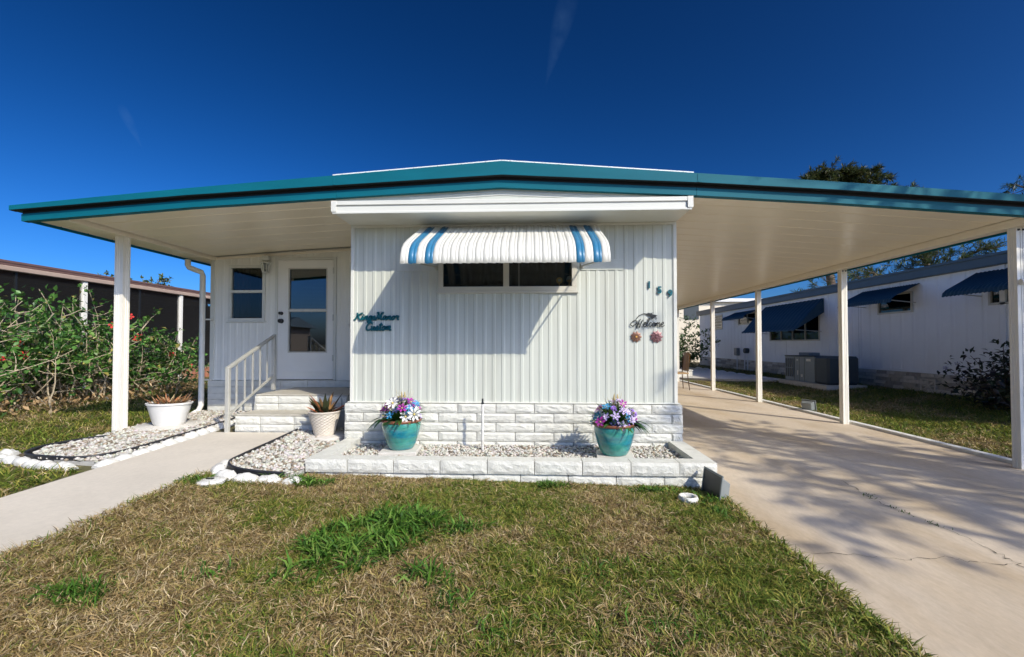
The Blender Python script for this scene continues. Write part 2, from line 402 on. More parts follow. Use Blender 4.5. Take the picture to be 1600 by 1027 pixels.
# ------------------------------------------------------------------ the mobile home
XL, XR, WY = -1.945, 1.515, 4.85          # front wall
PXL, PY = -4.80, 6.65                     # porch room wall
FY = 4.37                                 # plane of the fascia
_zb = ([-5.6, -5.161, -3.396, -1.918, -.288, 1.572, 2.812, 4.47, 5.3], [2.415, 2.447, 2.565, 2.640, 2.719, 2.616, 2.530, 2.395, 2.325])
_zt = ([-5.6, -5.161, -3.396, -1.918, -.288, 1.572, 2.812, 4.47, 5.3], [2.565, 2.598, 2.739, 2.842, 2.957, 2.808, 2.709, 2.565, 2.49])
zb = lambda x: float(np.interp(x, *_zb)); zt = lambda x: float(np.interp(x, *_zt))
zs = lambda x: zb(x) + .035               # soffit level
home = thing('mobile_home', (-.2, 5, 0), 'white ribbed-metal mobile home with low gable and teal-edged roof', 'house')
WIN = (-1.0, .478, 1.765, 2.42)
front = lambda u, d, z: (u, WY - d, z)
for a, b in ((XL, -1.462), (-1.458, -.135), (-.131, .975), (.979, XR)):
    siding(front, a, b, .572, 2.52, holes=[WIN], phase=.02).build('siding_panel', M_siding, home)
box('corner_trim', M_trim, home, XL - .012, XL + .025, WY - .013, WY + .03, .572, 2.5, .003)
box('corner_trim', M_trim, home, XR - .025, XR + .012, WY - .013, WY + .03, .572, 2.5, .003)
app = siding(lambda u, d, z: (u, WY - .0022 - d, z), -.40, -.136, 1.075, 1.695, phase=.02).build('access_panel', M_siding, home)
box('panel_lip', M_siding, app, -.402, -.134, WY - .009, WY - .0005, 1.640, 1.6435)
MB().tube([(-.265, WY - .012, 1.62), (-.265, WY - .003, 1.62)], .008, 8).build('screw', M_alu, app)
for x in (-1.46, -.133, .977): box('panel_seam', M_mortar, home, x - .0018, x + .0018, WY - .0015, WY + .004, .575, 2.5)
scw = MB().tube([(0, 0, 0), (0, -.003, 0)], .0045, 6).mesh('screw'); scw.materials.append(M_alu)
for i in range(35):
    x = XL + .05 + i * .1
    place('screw', scw, home, (x, WY - .0003, .60))
    if i % 3 == 0 and not (WIN[0] - .05 < x < WIN[1] + .05): place('screw', scw, home, (x, WY - .0003, 1.52))
# body behind the siding
bd = MB()
bd.box(XL + .004, XL + .04, WY + .012, 18, .25, 2.6); bd.box(XR - .04, XR - .004, WY + .012, 18, .25, 2.5); bd.box(XL + .04, XR - .04, 17.9, 18, .1, 2.5)
bd.build('side_wall', M_siding, home)
siding(lambda u, d, z: (XR + d, u, z), WY + .03, 17.9, .572, 2.5).build('siding_panel', M_siding, home)
siding(lambda u, d, z: (XL - d, u, z), WY + .03, PY, .572, 2.58).build('siding_panel', M_siding, home)
# main room seen through the window
rm = MB(); rm.add([(XL + .05, WY + .02, .6), (XR - .05, WY + .02, .6), (XR - .05, WY + 3, .6), (XL + .05, WY + 3, .6), (XL + .05, WY + .02, 2.5), (XR - .05, WY + .02, 2.5), (XR - .05, WY + 3, 2.5), (XL + .05, WY + 3, 2.5)],
       [(0, 1, 2, 3), (7, 6, 5, 4), (1, 2, 6, 5), (2, 3, 7, 6), (3, 0, 4, 7)])
rm.build('room_lining', M_dark, home)
def curtain(m, x0, x1, y, z0, z1, parent, amp=.018, wl=.07, wave=None, name='curtain'):
    n = int((x1 - x0) / wl * 8) + 2; q = MB(); top = []; bot = []
    for i in range(n + 1):
        x = x0 + (x1 - x0) * i / n; yy = y + amp * math.sin(2 * math.pi * x / wl + .7 * math.sin(x * 9)); zz = z0 + (wave * abs(math.sin(x * 14)) if wave else 0)
        top.append((x, yy, z1)); bot.append((x, yy, zz))
    q.add(top + bot, [(i, i + 1, n + 2 + i, n + 1 + i) for i in range(n)]); return q.build(name, m, parent, smooth=80)
def window(parent, x0, x1, y, z0, z1, mull=(), rails=(), fw=.045, m=M_frame, depth=.05, out=.018):
    f = MB()
    wob = MB(); wob.box(x0, x1, y - out, y + depth, z0, z0 + fw); wob.box(x0, x1, y - out, y + depth, z1 - fw, z1)
    wob.box(x0, x0 + fw, y - out + .001, y + depth, z0 + fw, z1 - fw); wob.box(x1 - fw, x1, y - out + .001, y + depth, z0 + fw, z1 - fw)
    win = wob.build('window', m, parent, .003)
    for x in mull: box('mullion', m, win, x - .03, x + .03, y - out - .003, y + depth, z0 + fw, z1 - fw, .003)
    for z in rails: box('sash_rail', m, win, x0 + fw, x1 - fw, y - out - .003, y + depth, z - .02, z + .02, .003)
    xs = [x0 + fw] + [q for x in mull for q in (x - .03, x + .03)] + [x1 - fw]; zs_ = [z0 + fw] + [q for z in rails for q in (z - .02, z + .02)] + [z1 - fw]
    for i in range(0, len(xs), 2):
        for j in range(0, len(zs_), 2):
            box('pane', M_glass, win, xs[i], xs[i + 1], y + .012, y + .016, zs_[j], zs_[j + 1])
    MB().box(x0 - .02, x1 + .02, y - out - .012, y + .01, z0 - .022, z0 - .001).build('sill', m, win, .003)
    return win
wn_front = window(home, WIN[0], WIN[1], WY, WIN[2], WIN[3], mull=(-.27,), fw=.05)
curtain(M_curt, WIN[0] + .03, WIN[1] - .03, WY + .12, 1.83, 2.4, home, wave=.02)
# patch plates beside the window
for a, b in ((-1.45, -1.02), (.52, .97)): box('patch_plate', M_siding, home, a, b, WY - .0105, WY - .002, 1.985, 2.10, .002)
# skirting blocks
box('skirt_backing', M_mortar, home, XL - .035, XR + .035, WY - .018, WY + .11, -.05, .566)
courses(home, XL - .05, XR + .05, WY - .05, .08, 5)
courses(home, XR + .05, XR + .05 + 9.2, WY - .05, .08, 5, rz=math.pi / 2)
for j in range(5):
    for k in range(4): place('block', random.choice(BLK), home, (XL - .05, WY + .36 + k * .406 + (.2 if j % 2 else 0), .08 + j * .0985), -math.pi / 2)
box('skirt_cap', M_trim, home, XL - .03, XR + .03, WY - .03, WY + .02, .5735, .585, .002)
# porch room
pf = lambda u, d, z: (u, PY - d, z)
PW1 = (-4.55, -3.985, 1.545, 2.39); DOOR = (-3.83, -2.90, .672, 2.50); PW2 = (-2.70, -2.15, 1.50, 2.42)
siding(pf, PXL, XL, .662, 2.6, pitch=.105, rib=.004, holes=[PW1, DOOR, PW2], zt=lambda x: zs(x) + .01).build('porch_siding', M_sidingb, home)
box('corner_trim', M_trim, home, PXL - .03, PXL + .03, PY - .014, PY + .03, .662, zs(PXL) - .002, .003)
box('side_wall', M_sidingb, home, PXL - .028, PXL + .004, PY + .03, 13.5, .2, 2.46)
rm = MB(); rm.add([(PXL + .05, PY + .02, .66), (XL, PY + .02, .66), (XL, PY + 3, .66), (PXL + .05, PY + 3, .66), (PXL + .05, PY + .02, 2.5), (XL, PY + .02, 2.5), (XL, PY + 3, 2.5), (PXL + .05, PY + 3, 2.5)],
       [(0, 1, 2, 3), (7, 6, 5, 4), (1, 2, 6, 5), (2, 3, 7, 6), (3, 0, 4, 7)])
rm.build('room_lining', M_dark, home)
tm = MB(); tm.bar((PXL, PY - .012, zs(PXL) - .02), (XL, PY - .012, zs(XL) - .02), .016, .035); tm.build('ceiling_trim', M_soffit, home)
window(home, *PW1[:2], PY, *PW1[2:], rails=(1.99,), m=M_trim); curtain(M_curtr, -4.5, -4.27, PY + .1, 1.56, 2.38, home); curtain(M_curt, -4.2, -4.02, PY + .16, 1.56, 2.38, home)
window(home, *PW2[:2], PY, *PW2[2:], rails=(1.98,), m=M_trim); curtain(M_curt, -2.68, -2.2, PY + .1, 1.52, 2.4, home)
# door
dj = MB(); x0, x1, z0, z1 = DOOR
dj.box(x0, x0 + .04, PY - .022, PY + .06, z0, z1); dj.box(x1 - .04, x1, PY - .022, PY + .06, z0, z1); dj.box(x0 + .04, x1 - .04, PY - .022, PY + .06, z1 - .04, z1)
dj.build('door_frame', M_trim, home, .003)
box('threshold', M_alu, home, x0, x1, PY - .05, PY + .06, z0 - .014, z0 - .001, .003)
a, b = x0 + .044, x1 - .044
dd = MB(); p0, p1 = -3.615, -3.045
dd.box(a, p0, PY - .016, PY + .03, z0 + .008, z1 - .044); dd.box(p1, b, PY - .016, PY + .03, z0 + .008, z1 - .044)
dd.box(p0, p1, PY - .016, PY + .03, z0 + .008, 1.086); dd.box(p0, p1, PY - .016, PY + .03, 1.685, 1.721); dd.box(p0, p1, PY - .016, PY + .03, 2.324, z1 - .044)
door = dd.build('door', M_door, home)
for zz0, zz1 in ((1.086, 1.685), (1.721, 2.324)):
    box('pane', M_dglass, door, p0, p1, PY + .004, PY + .008, zz0, zz1)
gk = MB()
for zz0, zz1 in ((1.086, 1.685), (1.721, 2.324)):
    gk.box(p0 - .012, p1 + .012, PY - .021, PY - .0165, zz0 - .014, zz0 + .004); gk.box(p0 - .012, p1 + .012, PY - .021, PY - .0165, zz1 - .004, zz1 + .014)
    gk.box(p0 - .012, p0 + .004, PY - .021, PY - .0165, zz0 + .004, zz1 - .004); gk.box(p1 - .004, p1 + .012, PY - .021, PY - .0165, zz0 + .004, zz1 - .004)
gk.build('glazing_bead', M_frame, door)
def knob(z, r):
    m = MB(); m.tube([(-3.725, PY - .016, z), (-3.725, PY - .026, z)], r * 1.15, 14); m.tube([(-3.725, PY - .026, z), (-3.725, PY - .045, z), (-3.725, PY - .05, z), (-3.725, PY - .075, z), (-3.725, PY - .082, z)], [r * .45, r * .45, r * .95, r, r * .5], 14)
    m.build('knob', M_iron, door, smooth=50)
knob(1.66, .022); knob(1.545, .030)
for z in (.95, 1.55, 2.25): box('hinge', M_alu, door, b - .004, b + .014, PY - .030, PY - .0225, z, z + .09)
mb = MB()
for i in range(28): z = 1.74 + i * .0205; mb.add([(p0 + .01, PY + .03, z), (p1 - .01, PY + .03, z), (p1 - .01, PY + .044, z + .010), (p0 + .01, PY + .044, z + .010)], [(0, 1, 2, 3)])
mb.build('blind', M_blind, door)
box('kick_strip', M_sidingb, door, a + .08, b - .08, PY - .0185, PY - .0165, z0 + .05, z0 + .12, .001)
# skirt under the porch room
box('skirt_backing', M_mortar, home, PXL, XL - .06, PY - .03, PY + .08, .05, .655)
courses(home, PXL - .02, XL - .055, PY - .055, .19, 5, h=.0945, off0=.1, pool=BLKS)

# roof ----------------------------------------------------------------
roof = MB()
for x0, x1 in ((-5.1, -3.4), (-3.4, -1.95), (-1.95, -.288), (-.288, 1.572), (1.572, 2.8), (2.8, 4.4), (4.4, 5.02)):
    roof.hexa([(x0, FY + .075, zt(x0) - .10), (x1, FY + .075, zt(x1) - .10), (x1, 16.4, zt(x1) - .10), (x0, 16.4, zt(x0) - .10),
               (x0, FY + .075, zt(x0) - .012), (x1, FY + .075, zt(x1) - .012), (x1, 16.4, zt(x1) - .012), (x0, 16.4, zt(x0) - .012)])
roofo = roof.build('roof', M_roofw, home)
def band(name, xs, f0, f1, ya, yb, m, parent):
    q = MB()
    for i in range(len(xs) - 1):
        x0, x1 = xs[i], xs[i + 1]
        q.hexa([(x0, ya, f0(x0)), (x1, ya, f0(x1)), (x1, yb, f0(x1)), (x0, yb, f0(x0)), (x0, ya, f1(x0)), (x1, ya, f1(x1)), (x1, yb, f1(x1)), (x0, yb, f1(x0))])
    return q.build(name, m, parent)
low = lambda x: zb(x) + .072
gap = lambda x: low(x) + .034
SECT = [[-5.235, -3.396, -1.92], [-1.917, -.288, 1.570], [1.573, 2.812, 4.47, 5.06]]
for i, xs in enumerate(SECT):
    band('fascia_upper', xs, gap, zt, FY - .055, FY + .07, M_teal, home)
    xl = list(xs)
    if i == 0: xl[0] = -5.165
    if i == 2: xl[-1] = 5.0
    band('fascia_gap', xl, low, gap, FY + .012, FY + .07, M_black, home)  # recess coloured black, the shadow between the bands painted in
    band('fascia_shade_strip', xs, lambda x: gap(x) - .004, lambda x: gap(x) - .0005, FY - .052, FY + .0115, M_black, home)  # added black strip, paints the shade under the upper band
    band('fascia_lower', xl, zb, low, FY, FY + .07, M_teal, home)
for x in (-1.9185, 1.5715): box('fascia_joint', M_teal, home, x - .012, x + .012, FY - .058, FY - .0555, gap(x) + .004, zt(x) - .004)
# eave side bands (along the depth)
for x, sgn in ((-5.165, -1), (5.0, 1)):
    xo = x + sgn * .012
    q = MB(); q.box(min(x, xo), max(x, xo), FY + .072, 16.4, zb(x) + .01, zt(x) - .01); q.build('eave_fascia', M_teal, home)
q = MB()
for x0, x1 in ((-1.95, -.288), (-.288, 1.54)):
    q.hexa([(x0, FY - .02, zt(x0) + .001), (x1, FY - .02, zt(x1) + .001), (x1, 16.4, zt(x1) + .001), (x0, 16.4, zt(x0) + .001),
            (x0, FY - .02, zt(x0) + .026), (x1, FY - .02, zt(x1) + .026), (x1, 16.4, zt(x1) + .026), (x0, 16.4, zt(x0) + .026)])
ro = q.build('roof_edge_flashing', M_roofw, home, .004)
scm = MB().tube([(0, 0, 0), (0, -.005, 0)], .007, 6).mesh('screw'); scm.materials.append(M_alu)
for i in range(15):
    x = -1.85 + i * .235; place('screw', scm, ro, (x, FY - .0205, zt(x) + .013))
# gable infill and boxed overhang
gb = MB(); n = [XL, -.288, XR]
for i in range(2):
    x0, x1 = n[i], n[i + 1]
    gb.hexa([(x0, FY + .05, 2.60), (x1, FY + .05, 2.60), (x1, FY + .075, 2.60), (x0, FY + .075, 2.60), (x0, FY + .05, zb(x0) + .03), (x1, FY + .05, zb(x1) + .03), (x1, FY + .075, zb(x1) + .03), (x0, FY + .075, zb(x0) + .03)])
gb.build('gable_panel', M_siding, home)
for t in (.028, .056): 
    g2 = MB()
    for i in range(2):
        x0, x1 = (-1.2, -.288) if i == 0 else (-.288, .75); f = lambda x: zb(x) - t - .004
        g2.hexa([(x0, FY + .044, f(x0)), (x1, FY + .044, f(x1)), (x1, FY + .0495, f(x1)), (x0, FY + .0495, f(x0)), (x0, FY + .044, f(x0) + .006), (x1, FY + .044, f(x1) + .006), (x1, FY + .0495, f(x1) + .006), (x0, FY + .0495, f(x0) + .006)])
    g2.build('gable_rib', M_trim, home)
ov = MB(); ov.box(XL - .005, XR + .005, FY + .012, WY - .003, 2.487, 2.612)
ovo = ov.build('overhang_box', M_trim, home, .004)
box('overhang_lip', M_trim, ovo, XL - .02, XR + .02, FY - .002, FY + .0115, 2.565, 2.608, .004)
box('overhang_lip', M_trim, ovo, XL - .015, XR + .015, FY + .002, FY + .0115, 2.482, 2.505, .003)
box('overhang_end_cap', M_trim, ovo, XL - .024, XL + .03, FY - .006, FY - .0025, 2.500, 2.61, .002)
box('overhang_end_cap', M_trim, ovo, XR - .03, XR + .024, FY - .006, FY - .0025, 2.500, 2.61, .002)
box('wall_top_trim', M_trim, home, XL, XR, WY - .022, WY - .010, 2.462, 2.486, .002)

# soffit pans and beams --------------------------------------------------
def pan(parent, x0, x1, y0, y1, nm='soffit_pan'):
    xs = [x0] + [x for x in _zb[0] if x0 < x < x1] + [x1]; q = MB()
    for i in range(len(xs) - 1):
        p = []
        for x in (xs[i], xs[i + 1]):
            z = zs(x); p.append([(x, y0 + .003, z + .006), (x, y0 + .012, z), (x, y1 - .012, z), (x, y1 - .003, z + .006)])
        for k in range(3): q.add([p[0][k], p[1][k], p[1][k + 1], p[0][k + 1]], [(0, 3, 2, 1)])
    return q
def pans(parent, x0, x1, ya, yb, w=.305):
    og = origin(parent); base = pan(parent, x0, x1, ya, ya + w).mesh('soffit_pan', og); base.materials.append(M_soffit)
    k = 0
    while ya + k * w < yb: o = bpy.data.objects.new('soffit_pan', base); link(o, parent); o.location = (0, k * w, 0); k += 1
    cl = MB()
    for i in range(k):
        y = ya + i * w
        xs = [x0] + [x for x in _zb[0] if x0 < x < x1] + [x1]
        for j in range(len(xs) - 1):
            a, b = xs[j], xs[j + 1]; cl.add([(a, y - .003, zs(a) + .0065), (b, y - .003, zs(b) + .0065), (b, y + .003, zs(b) + .0065), (a, y + .003, zs(a) + .0065)], [(0, 3, 2, 1)])
    cl.build('pan_seam', M_tan, parent)
carport = thing('carport', (4.7, 9, 0), 'open carport with cream ceiling and white posts along the driveway', 'carport')
pans(carport, XR + .016, 4.66, FY + .072, 16.3)
pans(carport, 4.80, 4.985, FY + .072, 16.3)
def post_mesh(h, w=.085):
    # extruded square tube with flutes
    r = w / 2; g = .004; loop = []
    for q in range(4):
        pts = [(-r, -r), (-r * .45, -r), (-r * .38, -r + g), (-r * .12, -r + g), (-r * .05, -r), (r * .05, -r), (r * .12, -r + g), (r * .38, -r + g), (r * .45, -r)]
        c, s = math.cos(q * math.pi / 2), math.sin(q * math.pi / 2)
        loop += [(x * c - y * s, x * s + y * c) for x, y in pts]
    n = len(loop); me = bpy.data.meshes.new('post')
    me.from_pydata([(x, y, 0) for x, y in loop] + [(x, y, h) for x, y in loop], [], [(i, (i + 1) % n, n + (i + 1) % n, n + i) for i in range(n)] + [tuple(range(n, 2 * n)), tuple(reversed(range(n)))])
    me.materials.append(M_post); me.update(); return me
BX = 4.73
q = MB(); q.box(BX - .065, BX + .065, FY + .074, 16.3, zs(BX) - .072, zs(BX) + .012); q.build('beam', M_soffit, carport, .004)
q = MB(); q.box(BX - .075, BX - .066, FY + .074, 16.3, zs(BX) - .02, zs(BX) - .004); q.build('beam_flange', M_soffit, carport)
pm = post_mesh(zs(BX) - .073)
bm_ = MB().tube([(0, 0, 0), (0, -.008, 0)], .010, 8).mesh('bolt'); bm_.materials.append(M_iron)
for y in (4.63, 7.12, 9.70, 12.10, 14.98):
    p = place('post', pm, carport, (BX, y, 0))
    for dx in (-.022, .022): place('bolt', bm_, p, (BX + dx, y - .0425, zs(BX) - .10))
sl = MB(); sl.tube([(BX - .035, 4.565, 1.80), (BX + .22, 4.565, 1.835)], .026, 10); sl.build('strap', M_post, carport, smooth=50)
porchc = thing('porch_canopy', (-4.7, 5.5, 0), 'cream porch ceiling on a single white post left of the door', 'canopy')
pans(porchc, -4.72, XL - .013, FY + .072, PY - .3); pans(porchc, -5.15, -4.88, FY + .072, 13)
LX = -4.80; LY = 5.13; lz = gz(LX, LY)
q = MB(); q.box(LX - .065, LX + .065, FY + .074, PY - .016, zs(LX) - .045, zs(LX) + .012); q.build('beam', M_soffit, porchc, .004)
place('post', post_mesh(zs(LX) - .046 - lz, .10), porchc, (LX, LY, lz))
q = MB(); q.tube([(-5.04, 6.45, 2.44), (-5.04, 6.45, 2.36), (-5.03, 6.46, 2.33), (-4.97, 6.5, 2.30), (-4.90, 6.54, 2.27), (-4.885, 6.55, 2.22), (-4.885, 6.55, .30), (-4.90, 6.52, .22), (-4.94, 6.42, .17)], .038, 10)
dsp = q.build('downspout', M_post, porchc, smooth=40)
for z in (.66, 1.56): box('bracket', M_post, dsp, -4.93, -4.78, 6.585, 6.63, z, z + .02)

# window awning ----------------------------------------------------------
aw = thing('window_awning', (-.24, WY, 2.2), 'white slatted metal awning with blue stripes over the front window', 'awning')
AX0, AX1, NS = -1.185, .70, 25; sw = (AX1 - AX0) / NS
prof = [(WY - .005, 2.462), (WY - .35, 2.30), (WY - .60, 2.185), (WY - .70, 2.130), (WY - .765, 2.075), (WY - .80, 2.015), (WY - .815, 1.955), (WY - .81, 1.93)]
def slat(raised):
    m = MB(); V = []; SLP = [(0, 0), (.03, .003), (.12, .007), (.30, .009), (.48, .007), (.57, .003), (.63, .001), (.69, .0035), (.80, .005), (.91, .0035), (.97, .001), (1, 0)]; n = len(SLP) - 1
    for i, (y, z) in enumerate(prof):
        a = Vector(prof[max(i - 1, 0)]); b = Vector(prof[min(i + 1, len(prof) - 1)]); d = (b - a).normalized(); nn = Vector((d.y, -d.x))
        if nn.y < 0: nn = -nn
        for k in range(n + 1):
            t, h = SLP[k]
            V.append((t * sw * .985 + .0015 * sw, y + nn.x * h, z + nn.y * h - (h * .8 if i == len(prof) - 1 else 0)))
    F = []
    for i in range(len(prof) - 1):
        for k in range(n): F.append((i * (n + 1) + k, i * (n + 1) + k + 1, (i + 1) * (n + 1) + k + 1, (i + 1) * (n + 1) + k))
    m.add(V, F); return m
for blue in (False, True):
    me = slat(False).mesh('slat', smooth=60); me.materials.append(M_blue if blue else M_awnw)
    for i in range(NS):
        if (i in (1, 3, 21, 23)) != blue: continue
        place('slat', me, aw, (AX0 + i * sw, 0, 0))
# under-straps between slats (backing strips)
me = MB()
V = []
for y, z in prof: V += [(-.006, y + .004, z - .004), (.006, y + .004, z - .004)]
me.add(V, [(2 * i, 2 * i + 1, 2 * i + 3, 2 * i + 2) for i in range(len(prof) - 1)]); me = me.mesh('batten'); me.materials.append(M_frame)
for i in range(1, NS): place('batten', me, aw, (AX0 + i * sw, 0, 0))
for i in (1, 4):
    y, z = prof[i]; MB().bar((AX0, y + .012, z - .012), (AX1, y + .012, z - .012), .02, .012).build('cross_bar', M_frame, aw)
y, z = prof[-1]; MB().bar((AX0 + .01, y + .014, z + .012), (AX1 - .01, y + .014, z + .012), .014, .018).build('front_bar', M_frame, aw)
box('wall_rail', M_trim, aw, AX0 + .02, AX1 - .02, WY - .03, WY - .011, 2.425, 2.458, .002)
for sx, x in ((1, AX0 + .04), (-1, AX1 - .04)):
    q = MB(); q.bar((x, prof[-1][0] + .02, 1.955), (x + sx * .12, WY - .014, 2.03), .012, .012); q.build('support_arm', M_alu, aw)
    box('arm_bracket', M_alu, aw, x + sx * .12 - .014, x + sx * .12 + .014, WY - .03, WY - .0108, 2.01, 2.05)

# ------------------------------------------------------------------ lettering
STR = {  # strokes in a unit box (x, y), baseline 0, x-height .5, cap 1
 'K': [[(.12, 1.0), (.18, .6), (.05, .1), (-.05, -.02), (-.12, .05)], [(.75, .95), (.5, .8), (.16, .46), (.3, .5), (.45, .2), (.62, .0), (.8, .06)]],
 'i': [[(0, .06), (.16, .5), (.14, .1), (.22, 0), (.38, .1)], [(.22, .72), (.24, .76)]],
 'n': [[(0, .06), (.12, .5), (.10, 0)], [(.11, .3), (.28, .5), (.36, .44), (.34, .1), (.42, 0), (.56, .1)]],
 'g': [[(.42, .45), (.22, .52), (.06, .25), (.18, .02), (.4, .3), (.44, .5), (.36, -.25), (.16, -.42), (.02, -.28), (.3, -.05), (.56, .12)]],
 's': [[(0, .08), (.2, .52), (.30, .2), (.2, 0), (.06, .05)], [(.2, 0), (.34, .0), (.44, .1)]],
 'M': [[(-.08, .0), (.08, .1), (.22, .98), (.02, .95)], [(.22, .95), (.32, .3), (.36, .02)], [(.36, .1), (.62, 1.0), (.58, .4), (.66, .02), (.82, .1)], [(.62, 1.0), (.84, .98)]],
 'a': [[(.38, .44), (.2, .52), (.06, .25), (.16, .0), (.34, .2), (.42, .5), (.38, .12), (.46, 0), (.58, .1)]],
 'o': [[(.24, .5), (.06, .3), (.14, .0), (.34, .08), (.38, .4), (.24, .5), (.36, .42), (.54, .44)]],
 'r': [[(0, .3), (.12, .55), (.2, .46), (.34, .48), (.26, .15), (.36, 0), (.46, .08)]],
 'C': [[(.62, .78), (.62, .95), (.42, 1.0), (.14, .7), (.06, .3), (.22, .02), (.48, .04), (.66, .14)]],
 'u': [[(0, .4), (.1, .5), (.08, .1), (.18, .0), (.34, .25), (.4, .5), (.36, .1), (.44, 0), (.56, .1)]],
 't': [[(.2, .95), (.12, .2), (.2, 0), (.36, .1)], [(-.02, .66), (.4, .7)]],
 'm': [[(0, .06), (.1, .5), (.08, 0)], [(.1, .3), (.24, .5), (.3, .4), (.28, 0)], [(.29, .3), (.44, .5), (.52, .42), (.5, .08), (.58, 0), (.7, .1)]],
 'W': [[(-.65, .1), (-.75, .35), (-.4, .72), (-.05, .7), (.0, .5), (-.2, .22), (-.5, .05), (-.68, .2)], [(-.0, .72), (.06, .2), (.12, -.28)], [(.12, -.25), (.2, .3), (.42, .95)], [(.30, .5), (.36, .1), (.5, -.15)], [(.5, -.12), (.58, .4), (.78, .85)]],
 'e': [[(.0, .15), (.22, .25), (.36, .42), (.26, .54), (.08, .35), (.1, .04), (.3, .0), (.5, .16)]],
 'l': [[(.0, .1), (.24, .6), (.32, .98), (.2, 1.0), (.1, .4), (.16, .02), (.34, .1)]],
 'c': [[(.36, .42), (.24, .52), (.06, .28), (.14, .0), (.32, .04), (.46, .14)]],
}
ADV = {'K': .72, 'i': .34, 'n': .5, 'g': .5, 's': .42, 'M': .82, 'a': .54, 'o': .48, 'r': .42, 'C': .64, 'u': .54, 't': .36, 'm': .66, 'W': .86, 'e': .42, 'l': .30, 'c': .42}
def catmull(p, n=5):
    p = [Vector((*q, 0)) for q in p]; o = []
    for i in range(len(p) - 1):
        a, b, c, d = p[max(i - 1, 0)], p[i], p[i + 1], p[min(i + 2, len(p) - 1)]
        for k in range(n):
            t = k / n; o.append(.5 * ((2 * b) + (c - a) * t + (2 * a - 5 * b + 4 * c - d) * t * t + (3 * b - a - 3 * c + d) * t ** 3))
    return o + [p[-1]]
def word(txt, x0, x1, z0, h, y, r, m, parent, skew=.22):
    tot = sum(ADV[c] for c in txt); s = (x1 - x0) / tot; x = 0
    for ch in txt:
        q = MB()
        for st in STR[ch]:
            q.tube([(x0 + (x + v.x) * s + v.y * h * skew, y, z0 + v.y * h) for v in catmull(st)], r, 6)
        q.build('letter', m, parent, smooth=60); x += ADV[ch]
sg = thing('name_lettering', (-1.67, WY - .012, 1.36), 'cursive two-line name lettering in dark teal on the siding left of the window', 'sign')
word('KingsManor', -1.905, -1.43, 1.465, .075, WY - .014, .0100, M_sign, sg)
word('Custom', -1.79, -1.515, 1.352, .082, WY - .014, .0105, M_sign, sg)
def font_mesh(txt, size, ext, off=0.):
    cu = bpy.data.curves.new('t', 'FONT'); cu.body = txt; cu.size = size; cu.extrude = ext; cu.offset = off; cu.align_x = 'CENTER'; cu.resolution_u = 3
    o = bpy.data.objects.new('t', cu); me = bpy.data.meshes.new_from_object(o); bpy.data.objects.remove(o); bpy.data.curves.remove(cu); return me
hn = thing('house_number', (1.34, WY - .012, 1.72), 'teal house number 159 stepping down the right end of the front wall', 'house number')
for ch, x, z in (('1', 1.238, 1.79), ('5', 1.345, 1.735), ('9', 1.455, 1.70)):
    me = font_mesh(ch, .102, .006, .003); me.materials.append(M_sign)
    o = place('digit', me, hn, (x, WY - .016, z)); o.rotation_euler = (R(90), 0, 0)
ws = thing('welcome_sign', (1.2, WY - .012, 1.33), 'black cursive Welcome sign with a little bird hung on the siding', 'sign')
word('Welcome', 1.10, 1.385, 1.385, .085, WY - .016, .0042, M_signd, ws, .15)
q = MB(); q.tube([(1.10, WY - .014, 1.46), (1.13, WY - .014, 1.50), (1.18, WY - .014, 1.522), (1.24, WY - .014, 1.515), (1.30, WY - .014, 1.495), (1.315, WY - .014, 1.465)], .0035, 6); q.build('arch', M_signd, ws)
q = MB(); pts = [(1.20, 1.515), (1.225, 1.53), (1.25, 1.525), (1.285, 1.535), (1.26, 1.517), (1.30, 1.508), (1.325, 1.498), (1.30, 1.492), (1.285, 1.475), (1.265, 1.462), (1.262, 1.485), (1.24, 1.50)]
q.add([(x, WY - .018, z) for x, z in pts] + [(x, WY - .013, z) for x, z in pts], [tuple(range(12)), tuple(range(23, 11, -1))] + [(i, i + 12, (i + 1) % 12 + 12, (i + 1) % 12) for i in range(12)]); q.build('bird', M_signd, ws)
def metal_flower(x, z, r, m, label):
    t = thing('metal_flower', (x, WY - .012, z), label, 'wall decoration')
    for L, nn, ph, rr in ((0, 9, 0, r), (1, 8, .3, r * .72), (2, 6, .1, r * .42)):
        q = MB()
        for k in range(nn):
            a = ph + 2 * math.pi * k / nn; wd = .9 * rr * math.pi / nn; c, s = math.cos(a), math.sin(a); y = WY - .010 - .006 * L
            q.add([(x + .2 * rr * c, y, z + .2 * rr * s), (x + .6 * rr * c - wd * s, y - .006, z + .6 * rr * s + wd * c), (x + rr * c, y - .002, z + rr * s), (x + .6 * rr * c + wd * s, y - .006, z + .6 * rr * s - wd * c), (x + .62 * rr * c, y - .010, z + .62 * rr * s)],
                  [(0, 4, 1), (1, 4, 2), (2, 4, 3), (3, 4, 0)])
        q.build('petal_ring', m, t)
    MB().tube([(x, WY - .024, z), (x, WY - .034, z)], r * .16, 8).build('centre', M_brass if m is M_copper else m, t)
metal_flower(1.10, 1.278, .062, M_copper, 'copper metal flower on the wall, left one below the Welcome sign')
metal_flower(1.312, 1.278, .070, M_pink, 'pinkish metal flower on the wall, right one below the Welcome sign')

